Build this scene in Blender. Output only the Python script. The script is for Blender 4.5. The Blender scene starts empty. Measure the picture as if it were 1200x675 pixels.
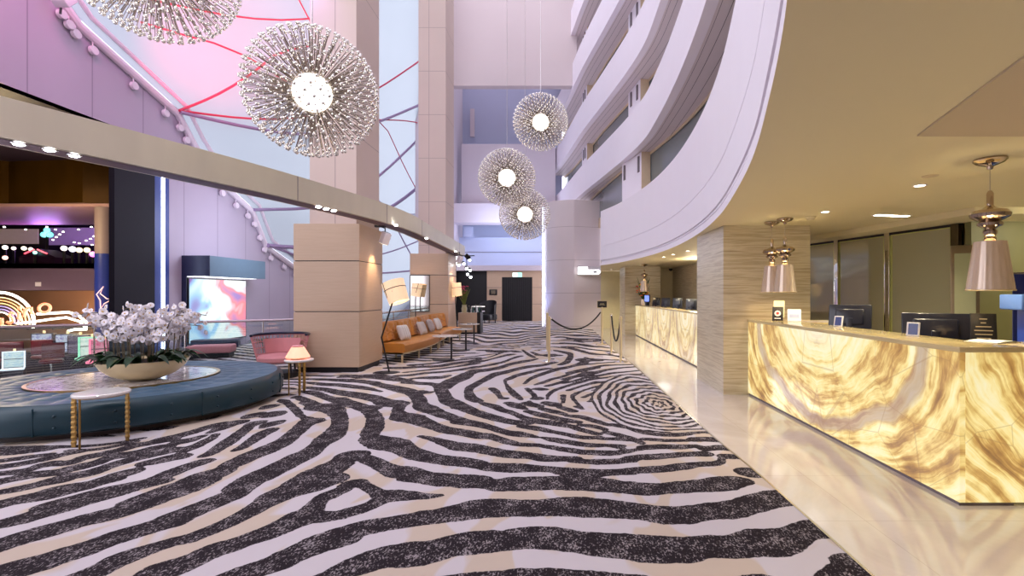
import bpy, bmesh, math, random
import numpy as np
from mathutils import Vector, Matrix, Quaternion
R = random.Random(7)
S = bpy.context.scene
COL = S.collection
F = 567.0; VX = 655.0; VY = 345.0; EYE = 1.5
def P(px, py, d):
    return Vector(((px - VX) / F * d, d, EYE + (VY - py) / F * d))
def FL(px, py):
    d = EYE * F / (py - VY)
    return ((px - VX) / F * d, d)
rad = math.radians

# ------------------------------------------------------------------ materials
class NT:
    def __init__(s, name):
        s.m = bpy.data.materials.new(name); s.m.use_nodes = True
        s.t = s.m.node_tree; s.n = s.t.nodes; s.l = s.t.links
        s.bsdf = s.n['Principled BSDF']; s.out = s.n['Material Output']
    def node(s, typ, **kw):
        nd = s.n.new(typ)
        for k, v in kw.items():
            if k in nd.inputs.keys(): s.put(nd.inputs[k], v)
            else: setattr(nd, k, v)
        return nd
    def put(s, inp, v):
        if isinstance(v, bpy.types.NodeSocket): s.l.new(v, inp)
        else: inp.default_value = v
    def set(s, **kw):
        for k, v in kw.items(): s.put(s.bsdf.inputs[k.replace('_', ' ')], v)
    def math(s, op, a, b=0.0, c=0.0):
        nd = s.n.new('ShaderNodeMath'); nd.operation = op
        s.put(nd.inputs[0], a); s.put(nd.inputs[1], b); s.put(nd.inputs[2], c)
        return nd.outputs[0]
    def ramp(s, fac, stops, interp='LINEAR'):
        nd = s.n.new('ShaderNodeValToRGB'); nd.color_ramp.interpolation = interp
        el = nd.color_ramp.elements
        while len(el) < len(stops): el.new(0.5)
        for e, (p, c) in zip(el, stops):
            e.position = p; e.color = (*c, 1) if len(c) == 3 else c
        s.put(nd.inputs[0], fac); return nd.outputs[0]
    def mix(s, fac, a, b, mode='MIX'):
        nd = s.n.new('ShaderNodeMix'); nd.data_type = 'RGBA'; nd.blend_type = mode
        s.put(nd.inputs[0], fac)
        for i, v in ((6, a), (7, b)):
            if not isinstance(v, bpy.types.NodeSocket) and len(v) == 3: v = (*v, 1)
            s.put(nd.inputs[i], v)
        return nd.outputs[2]
    def coord(s, which='Object'):
        return s.n.new('ShaderNodeTexCoord').outputs[which]
    def geo(s):
        return s.n.new('ShaderNodeNewGeometry').outputs['Position']
    def mapping(s, vec, scale=(1, 1, 1), rot=(0, 0, 0), loc=(0, 0, 0)):
        nd = s.n.new('ShaderNodeMapping'); s.put(nd.inputs['Vector'], vec)
        nd.inputs['Scale'].default_value = scale; nd.inputs['Rotation'].default_value = rot
        nd.inputs['Location'].default_value = loc
        return nd.outputs[0]
    def noise(s, vec, scale=5, detail=4, rough=.5, dist=0.0, col=False):
        nd = s.n.new('ShaderNodeTexNoise'); s.put(nd.inputs['Vector'], vec)
        nd.inputs['Scale'].default_value = scale; nd.inputs['Detail'].default_value = detail
        nd.inputs['Roughness'].default_value = rough; nd.inputs['Distortion'].default_value = dist
        return nd.outputs[1 if col else 0]
    def sep(s, vec):
        nd = s.n.new('ShaderNodeSeparateXYZ'); s.put(nd.inputs[0], vec); return nd.outputs
    def comb(s, x, y, z):
        nd = s.n.new('ShaderNodeCombineXYZ')
        for i, v in enumerate((x, y, z)): s.put(nd.inputs[i], v)
        return nd.outputs[0]
    def bump(s, h, strength=.2, dist=.01):
        nd = s.n.new('ShaderNodeBump'); nd.inputs['Strength'].default_value = strength
        nd.inputs['Distance'].default_value = dist; s.put(nd.inputs['Height'], h)
        s.l.new(nd.outputs[0], s.bsdf.inputs['Normal'])
def srgb(r, g, b):
    f = lambda c: (c / 255 / 12.92) if c / 255 <= .04045 else ((c / 255 + .055) / 1.055) ** 2.4
    return (f(r), f(g), f(b))
def pm(name, col, rough=.5, metal=0.0, em=None, es=0.0, var=.06, scale=8, coat=0.0, spec=.5, stretch=(1, 1, 1)):
    """plain painted / metal / cloth surface with a little procedural variation"""
    t = NT(name)
    n = t.noise(t.mapping(t.coord(), stretch), scale, 3)
    c = t.mix(n, tuple(max(0, x * (1 - var)) for x in col), tuple(min(1, x * (1 + var)) for x in col))
    t.set(Base_Color=c, Roughness=rough, Metallic=metal, Coat_Weight=coat, Specular_IOR_Level=spec)
    if em: t.set(Emission_Color=(*em, 1), Emission_Strength=es)
    return t.m
def emit(name, col, es, base=(.8, .8, .8)):
    return pm(name, base, .4, 0, col, es)

def m_wood(name, a, b, scale=1.0):
    t = NT(name); v = t.mapping(t.geo(), (1.2 * scale, 1.2 * scale, 34 * scale))
    n = t.noise(v, 2.2, 6, .6, .4); n2 = t.noise(t.mapping(t.geo(), (.6, .6, 2)), 1.5, 2)
    c = t.mix(t.math('ADD', t.math('MULTIPLY', n, .7), t.math('MULTIPLY', n2, .3)), a, b)
    t.set(Base_Color=c, Roughness=.42); t.bump(n, .04); return t.m
def m_stone(name):
    t = NT(name); g = t.geo()
    v = t.mapping(g, (.55, .55, 15))
    n = t.noise(v, 1.6, 7, .62, .35); n2 = t.noise(t.mapping(g, (.3, .3, 3)), 1.7, 3)
    f = t.math('ADD', t.math('MULTIPLY', n, .75), t.math('MULTIPLY', n2, .28))
    c = t.ramp(f, [(.30, srgb(140, 124, 98)), (.44, srgb(186, 170, 140)), (.52, srgb(208, 196, 168)), (.60, srgb(178, 162, 130)), (.72, srgb(216, 206, 182))])
    t.set(Base_Color=c, Roughness=.32); return t.m
def m_marble_floor(name):
    t = NT(name); g = t.geo()
    n = t.noise(t.mapping(g, (.9, .5, 1)), 1.3, 6, .6, 1.2)
    c = t.ramp(n, [(.3, srgb(196, 186, 180)), (.5, srgb(210, 200, 196)), (.7, srgb(200, 190, 184))])
    x, y, z = t.sep(g)
    s = t.math('LESS_THAN', t.math('FRACT', t.math('MULTIPLY', y, 1.25)), .006)
    s2 = t.math('LESS_THAN', t.math('FRACT', t.math('MULTIPLY', t.math('ADD', x, .38), .83)), .004)
    c = t.mix(t.math('MULTIPLY', t.math('MAXIMUM', s, s2), .35), c, srgb(150, 130, 115))
    t.set(Base_Color=c, Roughness=.06, Specular_IOR_Level=.85, Coat_Weight=.5, Coat_Roughness=.03); return t.m
def m_onyx(name, mode, es):
    """back-lit bookmatched onyx; mode 'near','far','end'"""
    t = NT(name); g = t.geo(); x, y, z = t.sep(g)
    if mode == 'near': g = t.comb(x, t.math('ABSOLUTE', t.math('SUBTRACT', y, 5.31)), z)
    if mode == 'far': g = t.comb(x, t.math('PINGPONG', t.math('ADD', y, .35), 1.12), z)
    gy = t.sep(g)[1]
    warp = t.noise(t.mapping(g, (1, 1, 1)), 1.15, 2.5, .5, .1, col=True)
    wx, wy, wz = t.sep(warp)
    if mode == 'near':
        s = t.math('DIVIDE', t.math('ABSOLUTE', t.math('SUBTRACT', y, 5.31)), 1.62)
        s = t.math('ADD', s, t.math('MULTIPLY', t.math('SUBTRACT', wx, .5), .34))
        q = t.math('DIVIDE', t.math('SUBTRACT', 1.14, z), .98)
        q = t.math('ADD', q, t.math('MULTIPLY', t.math('SUBTRACT', wz, .5), .40))
        rho = t.math('POWER', t.math('ADD', t.math('POWER', t.math('ABSOLUTE', s), 2.0), t.math('POWER', t.math('ABSOLUTE', q), 2.0)), .5)
    elif mode == 'far':
        s = t.math('PINGPONG', t.math('ADD', y, .35), 1.12)
        s = t.math('ADD', s, t.math('MULTIPLY', t.math('SUBTRACT', wx, .5), .5))
        q = t.math('DIVIDE', t.math('SUBTRACT', 1.14, z), 1.15)
        q = t.math('ADD', q, t.math('MULTIPLY', t.math('SUBTRACT', wz, .5), .5))
        rho = t.math('POWER', t.math('ADD', t.math('POWER', t.math('ABSOLUTE', s), 2.0), t.math('POWER', t.math('ABSOLUTE', q), 2.0)), .5)
    else:
        rho = t.math('ADD', t.math('MULTIPLY', x, -.78), t.math('MULTIPLY', z, -.62))
        rho = t.math('ADD', rho, t.math('ADD', 3.45, t.math('MULTIPLY', wx, .55)))
    rho = t.math('ADD', rho, t.math('MULTIPLY', t.math('SUBTRACT', t.noise(g, 4.0, 3), .5), .07))
    st1 = t.noise(t.comb(t.math('MULTIPLY', rho, 4.2), t.math('MULTIPLY', gy, .35), t.math('MULTIPLY', z, .35)), 1.6, 7, .68)
    st2 = t.noise(t.comb(t.math('MULTIPLY', rho, {'near': 26, 'far': 12, 'end': 26}[mode]), t.math('MULTIPLY', gy, 1.4), t.math('MULTIPLY', z, 1.4)), 1.2, 3, .6)
    blot = t.noise(g, 2.4, 4, .6)
    f = t.math('MULTIPLY_ADD', t.math('SUBTRACT', st1, .5), {'near': 1.9, 'far': 1.9, 'end': 1.9}[mode], t.math('MULTIPLY', t.math('SUBTRACT', st2, .5), .42))
    f = t.math('ADD', f, t.math('MULTIPLY_ADD', t.math('SUBTRACT', blot, .5), 1.0, {'near': .475, 'far': .485, 'end': .44}[mode]))
    pal = [(.05, (.20, .085, .02)), (.22, (.40, .20, .04)), (.33, (.62, .37, .09)), (.42, (.84, .62, .20)), (.51, (.98, .80, .32)), (.63, (1, .90, .48)), (.82, (1, .95, .66)), (1, (1, .98, .82))]
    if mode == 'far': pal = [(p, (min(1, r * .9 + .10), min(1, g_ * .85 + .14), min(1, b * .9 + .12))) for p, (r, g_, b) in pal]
    c = t.ramp(f, pal)
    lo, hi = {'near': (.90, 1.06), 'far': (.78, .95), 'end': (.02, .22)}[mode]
    vein = t.math('MULTIPLY', t.math('MINIMUM', t.math('MAXIMUM', t.math('MULTIPLY', t.math('SUBTRACT', rho, lo), 28.0), 0.0), 1.0), t.math('MINIMUM', t.math('MAXIMUM', t.math('MULTIPLY', t.math('SUBTRACT', hi, rho), 28.0), 0.0), 1.0))
    vc = t.mix(st2, (.22, .12, .10), (.50, .37, .34)) if mode != 'end' else t.mix(st2, (.12, .06, .03), (.42, .24, .12))
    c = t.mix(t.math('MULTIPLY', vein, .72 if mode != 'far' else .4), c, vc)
    if mode == 'near':
        core = t.math('MINIMUM', t.math('MAXIMUM', t.math('MULTIPLY', t.math('SUBTRACT', .30, rho), 6.0), 0.0), 1.0)
        c = t.mix(t.math('MULTIPLY', core, .7), c, t.ramp(t.math('MULTIPLY_ADD', st2, .7, t.math('MULTIPLY', st1, .5)), [(.2, (.35, .2, .06)), (.42, (1, .9, .5)), (.6, (1, .98, .8))]))
    crack = t.node('ShaderNodeTexVoronoi', feature='DISTANCE_TO_EDGE'); t.put(crack.inputs['Vector'], t.mapping(g, (1, 1, 1))); crack.inputs['Scale'].default_value = 1.7
    ck = t.math('LESS_THAN', crack.outputs['Distance'], .006)
    c = t.mix(t.math('MULTIPLY', ck, .35), c, (.3, .15, .05))
    t.set(Base_Color=t.mix(.8, c, (.22, .17, .12)), Roughness=.12, Emission_Color=c, Emission_Strength=es, Coat_Weight=.4)
    return t.m
def m_carpet(name):
    t = NT(name); g = t.geo()
    at = t.node('ShaderNodeAttribute', attribute_name='stripe').outputs['Fac']
    wob = t.noise(g, 9, 3); wob2 = t.noise(g, 30, 2)
    d = t.math('ADD', at, t.math('MULTIPLY', t.math('SUBTRACT', wob, .5), .035))
    d = t.math('ADD', d, t.math('MULTIPLY', t.math('SUBTRACT', wob2, .5), .012))
    dark = t.math('MULTIPLY_ADD', d, -160.0, .5); dark = t.math('MINIMUM', t.math('MAXIMUM', dark, 0.0), 1.0)
    tone = t.noise(t.mapping(g, (1.0, .55, 1)), 2.1, 2, .4, 1.0)
    tone = t.math('MINIMUM', t.math('MAXIMUM', t.math('MULTIPLY_ADD', tone, 22.0, -11.0), 0.0), 1.0)
    lightc = t.mix(tone, srgb(200, 193, 198), srgb(196, 180, 164))
    pile = t.noise(g, 260, 1)
    lightc = t.mix(t.math('MULTIPLY', pile, .22), lightc, (.45, .4, .38))
    fl = t.noise(t.mapping(g, (1, .55, 1), (0, 0, .5)), 95, 2, .6)
    pat = t.noise(g, 7, 3)
    ff = t.math('MULTIPLY_ADD', fl, 7.0, t.math('MULTIPLY_ADD', pat, 3.4, -5.5))
    ff = t.math('MINIMUM', t.math('MAXIMUM', ff, 0.0), 1.0)
    darkc = t.mix(ff, srgb(38, 31, 36), srgb(152, 143, 146))
    t.set(Base_Color=t.mix(dark, lightc, darkc), Roughness=.95, Specular_IOR_Level=.15)
    t.bump(pile, .25, .004); return t.m
def m_membrane(name):
    t = NT(name)
    n = t.noise(t.geo(), .5, 2)
    c = t.mix(n, (.36, .41, .45), (.40, .45, .49))
    tr = t.node('ShaderNodeBsdfTranslucent', Color=c); df = t.node('ShaderNodeBsdfDiffuse', Color=c)
    mx = t.node('ShaderNodeMixShader'); mx.inputs[0].default_value = .40
    t.l.new(tr.outputs[0], mx.inputs[1]); t.l.new(df.outputs[0], mx.inputs[2]); t.l.new(mx.outputs[0], t.out.inputs[0])
    return t.m
def m_glass(name, col=(.9, .97, .96), alpha=.12, rough=.02):
    t = NT(name)
    n = t.noise(t.coord(), 2, 1)
    tr = t.node('ShaderNodeBsdfTransparent', Color=(*col, 1)); gl = t.node('ShaderNodeBsdfGlossy', Roughness=rough)
    mx = t.node('ShaderNodeMixShader'); t.put(mx.inputs[0], t.math('MULTIPLY_ADD', n, .01, alpha))
    t.l.new(tr.outputs[0], mx.inputs[1]); t.l.new(gl.outputs[0], mx.inputs[2]); t.l.new(mx.outputs[0], t.out.inputs[0])
    return t.m
def m_panelwall(name):
    t = NT(name); g = t.geo(); x, y, z = t.sep(g)
    n = t.noise(g, .8, 2)
    c = t.mix(n, srgb(172, 160, 178), srgb(186, 174, 192))
    s = t.math('LESS_THAN', t.math('FRACT', t.math('MULTIPLY', t.math('SUBTRACT', y, .2), .83)), .02)
    c = t.mix(t.math('MULTIPLY', s, .6), c, (.18, .15, .2))
    t.set(Base_Color=c, Roughness=.38, Specular_IOR_Level=.4); return t.m
def m_cladding(name, base, sz, off=0.0, vx=None):
    """plaster panels with thin joints every sz metres of height"""
    t = NT(name); g = t.geo(); x, y, z = t.sep(g)
    n = t.noise(g, 1.1, 3); c = t.mix(n, tuple(k * .95 for k in base), tuple(min(1, k * 1.05) for k in base))
    s = t.math('LESS_THAN', t.math('FRACT', t.math('DIVIDE', t.math('ADD', z, off), sz)), .012)
    if vx is not None:
        s2 = t.math('LESS_THAN', t.math('ABSOLUTE', t.math('SUBTRACT', x, vx)), .009)
        s = t.math('MAXIMUM', s, s2)
    c = t.mix(t.math('MULTIPLY', s, .55), c, (.2, .15, .14))
    t.set(Base_Color=c, Roughness=.55); return t.m
def m_screen(name, stops, es, scale=1.2, grad=0.0):
    t = NT(name); g = t.mapping(t.coord(), (1, 1, 1))
    n = t.noise(g, scale, 2, .4, 1.6)
    if grad: n = t.math('ADD', t.math('MULTIPLY', n, .8), t.math('MULTIPLY_ADD', t.sep(g)[1], grad, -.02))
    c = t.ramp(n, stops)
    t.set(Base_Color=(.02, .02, .02, 1), Roughness=.15, Emission_Color=c, Emission_Strength=es); return t.m
def m_shade(name, col, es):
    t = NT(name); n = t.noise(t.mapping(t.coord(), (1, 1, .2)), 26, 2)
    c = t.mix(n, tuple(k * .88 for k in col), col)
    t.set(Base_Color=c, Roughness=.6, Emission_Color=c, Emission_Strength=es, Transmission_Weight=0.0); return t.m
def m_white_marble(name, veined=.3):
    t = NT(name); n = t.noise(t.coord(), 3, 6, .6, 1.6)
    v = t.math('ABSOLUTE', t.math('SUBTRACT', n, .5))
    c = t.ramp(v, [(0, srgb(228 - 76 * veined, 222 - 78 * veined, 218 - 76 * veined)), (.05, srgb(236, 231, 228)), (.3, srgb(244, 240, 238))])
    t.set(Base_Color=c, Roughness=.12, Coat_Weight=.3); return t.m
def m_leather(name, col, rough=.4):
    t = NT(name); n = t.noise(t.coord(), 40, 4); n2 = t.noise(t.coord(), 3, 2)
    c = t.mix(n2, tuple(k * .88 for k in col), tuple(min(1, k * 1.08) for k in col))
    t.set(Base_Color=c, Roughness=rough, Specular_IOR_Level=.45); t.bump(n, .06, .003); return t.m

# ------------------------------------------------------------------ mesh building
class MB:
    def __init__(s): s.v = []; s.f = []; s.fm = []; s.cur = 0
    def add(s, vs, fs):
        b = len(s.v); s.v += [tuple(v) for v in vs]
        for f in fs: s.f.append(tuple(b + i for i in f)); s.fm.append(s.cur)
        return s
    def mat(s, i): s.cur = i; return s
    def box(s, x0, x1, y0, y1, z0, z1, bev=0.0):
        x0, x1 = sorted((x0, x1)); y0, y1 = sorted((y0, y1)); z0, z1 = sorted((z0, z1))
        b = min(bev, (x1 - x0) / 2.1, (y1 - y0) / 2.1, (z1 - z0) / 2.1)
        if b <= 0:
            vs = [(x0, y0, z0), (x1, y0, z0), (x1, y1, z0), (x0, y1, z0), (x0, y0, z1), (x1, y0, z1), (x1, y1, z1), (x0, y1, z1)]
            return s.add(vs, [(0, 3, 2, 1), (4, 5, 6, 7), (0, 1, 5, 4), (1, 2, 6, 5), (2, 3, 7, 6), (3, 0, 4, 7)])
        bm = bmesh.new(); bmesh.ops.create_cube(bm, size=1)
        for v in bm.verts:
            v.co = Vector(((x0 + x1) / 2 + v.co.x * (x1 - x0), (y0 + y1) / 2 + v.co.y * (y1 - y0), (z0 + z1) / 2 + v.co.z * (z1 - z0)))
        bmesh.ops.bevel(bm, geom=bm.edges[:], offset=b, segments=3, affect='EDGES', profile=.5)
        return s.bm(bm)
    def bm(s, bm, mtx=None):
        bm.verts.index_update()
        s.add([(mtx @ v.co if mtx else v.co) for v in bm.verts], [[v.index for v in f.verts] for f in bm.faces]); bm.free(); return s
    def cyl(s, a, b, r, r2=None, seg=16, cap=True):
        a = Vector(a); b = Vector(b); r2 = r if r2 is None else r2
        z = (b - a).normalized(); x = z.orthogonal().normalized(); y = z.cross(x)
        vs = []
        for p, q in ((a, r), (b, r2)):
            for i in range(seg):
                t = 2 * math.pi * i / seg; vs.append(p + (x * math.cos(t) + y * math.sin(t)) * q)
        fs = [(i, (i + 1) % seg, seg + (i + 1) % seg, seg + i) for i in range(seg)]
        if cap: fs += [tuple(range(seg))[::-1], tuple(range(seg, 2 * seg))]
        return s.add(vs, fs)
    def lathe(s, prof, c=(0, 0, 0), seg=24, sx=1, sy=1, cap=False):
        vs = []; n = len(prof)
        for i in range(seg):
            t = 2 * math.pi * i / seg
            for r, z in prof: vs.append((c[0] + r * math.cos(t) * sx, c[1] + r * math.sin(t) * sy, c[2] + z))
        fs = []
        for i in range(seg):
            j = (i + 1) % seg
            for k in range(n - 1): fs.append((i * n + k, j * n + k, j * n + k + 1, i * n + k + 1))
        b0 = [i * n for i in range(seg)]; b1 = [i * n + n - 1 for i in range(seg)]
        if cap and prof[0][0] > 1e-4: fs.append(tuple(b0[::-1]))
        if cap and prof[-1][0] > 1e-4: fs.append(tuple(b1))
        return s.add(vs, fs)
    def tube(s, pts, r, seg=8, closed=False, cap=True):
        pts = [Vector(p) for p in pts]; n = len(pts)
        rs = r if isinstance(r, (list, tuple)) else [r] * n
        vs = []; prev = None
        for i, p in enumerate(pts):
            a = pts[(i - 1) % n] if (i > 0 or closed) else p; b = pts[(i + 1) % n] if (i < n - 1 or closed) else p
            t = (b - a).normalized()
            if prev is None: x = t.orthogonal().normalized()
            else:
                x = prev - t * prev.dot(t); x = x.normalized() if x.length > 1e-6 else t.orthogonal().normalized()
            prev = x; y = t.cross(x)
            for k in range(seg):
                an = 2 * math.pi * k / seg; vs.append(p + (x * math.cos(an) + y * math.sin(an)) * rs[i])
        fs = []
        for i in range(n if closed else n - 1):
            j = (i + 1) % n
            for k in range(seg):
                l = (k + 1) % seg; fs.append((i * seg + k, i * seg + l, j * seg + l, j * seg + k))
        if cap and not closed: fs += [tuple(range(seg))[::-1], tuple(range((n - 1) * seg, n * seg))]
        return s.add(vs, fs)
    def prism(s, poly, z0, z1):
        n = len(poly)
        vs = [(x, y, z0) for x, y in poly] + [(x, y, z1) for x, y in poly]
        return s.add(vs, [tuple(range(n))[::-1], tuple(range(n, 2 * n))] + [(i, (i + 1) % n, n + (i + 1) % n, n + i) for i in range(n)])
    def sphere(s, c, r, u=12, v=8, sz=1.0):
        prof = [(r * math.sin(math.pi * i / v), -r * sz * math.cos(math.pi * i / v)) for i in range(v + 1)]
        prof[0] = (0.0001, -r * sz); prof[-1] = (0.0001, r * sz)
        return s.lathe(prof, c, u)
    def grid(s, f, nu, nv, closed_u=False):
        vs = [f(i / nu, j / nv) for i in range(nu + (0 if closed_u else 1)) for j in range(nv + 1)]
        m = nv + 1; fs = []
        for i in range(nu):
            i2 = (i + 1) % nu if closed_u else i + 1
            for j in range(nv): fs.append((i * m + j, i2 * m + j, i2 * m + j + 1, i * m + j + 1))
        return s.add(vs, fs)
    def sweep(s, path, prof):
        """path: list of (x,y); prof: list of (offset to the outside, z)"""
        n = len(path); m = len(prof); vs = []
        for i, (x, y) in enumerate(path):
            a = path[max(0, i - 1)]; b = path[min(n - 1, i + 1)]
            t = Vector((b[0] - a[0], b[1] - a[1])).normalized(); nx, ny = t.y, -t.x
            for o, z in prof: vs.append((x + nx * o, y + ny * o, z))
        fs = [(i * m + k, i * m + k + 1, (i + 1) * m + k + 1, (i + 1) * m + k) for i in range(n - 1) for k in range(m - 1)]
        return s.add(vs, fs)
    def xf(s, mtx, start=0):
        s.v[start:] = [tuple(mtx @ Vector(v)) for v in s.v[start:]]; return s
    def build(s, name, mats, parent=None, loc=(0, 0, 0), rz=0.0, smooth=35, recalc=True):
        me = bpy.data.meshes.new(name); me.from_pydata(s.v, [], s.f)
        if not isinstance(mats, (list, tuple)): mats = [mats]
        for m in mats: me.materials.append(m)
        if len(mats) > 1: me.polygons.foreach_set('material_index', s.fm)
        if recalc:
            bm = bmesh.new(); bm.from_mesh(me); bmesh.ops.recalc_face_normals(bm, faces=bm.faces); bm.to_mesh(me); bm.free()
        if smooth:
            me.shade_smooth(); me.set_sharp_from_angle(angle=rad(smooth))
        me.update()
        o = bpy.data.objects.new(name, me); COL.objects.link(o)
        o.location = loc; o.rotation_euler = (0, 0, rz)
        if parent: o.parent = parent
        return o
def off_path(path, o):
    out = []
    n = len(path)
    for i, (x, y) in enumerate(path):
        a = path[max(0, i - 1)]; b = path[min(n - 1, i + 1)]
        t = Vector((b[0] - a[0], b[1] - a[1])).normalized(); out.append((x + t.y * o, y - t.x * o))
    return out
def spline(pts, k=6):
    pts = [Vector(p) for p in pts]; out = []
    for i in range(len(pts) - 1):
        p0 = pts[max(0, i - 1)]; p1 = pts[i]; p2 = pts[i + 1]; p3 = pts[min(len(pts) - 1, i + 2)]
        for j in range(k):
            t = j / k
            out.append(.5 * ((2 * p1) + (p2 - p0) * t + (2 * p0 - 5 * p1 + 4 * p2 - p3) * t * t + (3 * p1 - p0 - 3 * p2 + p3) * t ** 3))
    out.append(pts[-1]); return out
def tag(o, label=None, cat=None, group=None, kind=None):
    if label: o['label'] = label
    if cat: o['category'] = cat
    if group: o['group'] = group
    if kind: o['kind'] = kind
    return o
def thing(name, label, cat, loc=(0, 0, 0), rz=0.0, group=None):
    o = bpy.data.objects.new(name, None); COL.objects.link(o); o.empty_display_size = .1
    o.location = loc; o.rotation_euler = (0, 0, rz)
    return tag(o, label, cat, group)
def struct(o): o['kind'] = 'structure'; return o
def dup(root, loc, rz, label, group=None):
    r = root.copy(); COL.objects.link(r); r.location = loc; r.rotation_euler = (0, 0, rz); r['label'] = label
    if group: r['group'] = group
    for ch in list(root.children):
        c = ch.copy(); COL.objects.link(c); c.parent = r
        for g in list(ch.children):
            d = g.copy(); COL.objects.link(d); d.parent = c
    return r
def light(typ, name, loc, energy, col=(1, 1, 1), size=.1, target=None, angle=60, blend=.5):
    l = bpy.data.lights.new(name, typ); l.energy = energy; l.color = col
    if typ == 'AREA': l.size = size
    else: l.shadow_soft_size = size
    if typ == 'SPOT': l.spot_size = rad(angle); l.spot_blend = blend
    o = bpy.data.objects.new(name, l); COL.objects.link(o); o.location = loc
    if target is not None: o.rotation_euler = (Vector(target) - Vector(loc)).to_track_quat('-Z', 'Y').to_euler()
    return o
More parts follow.
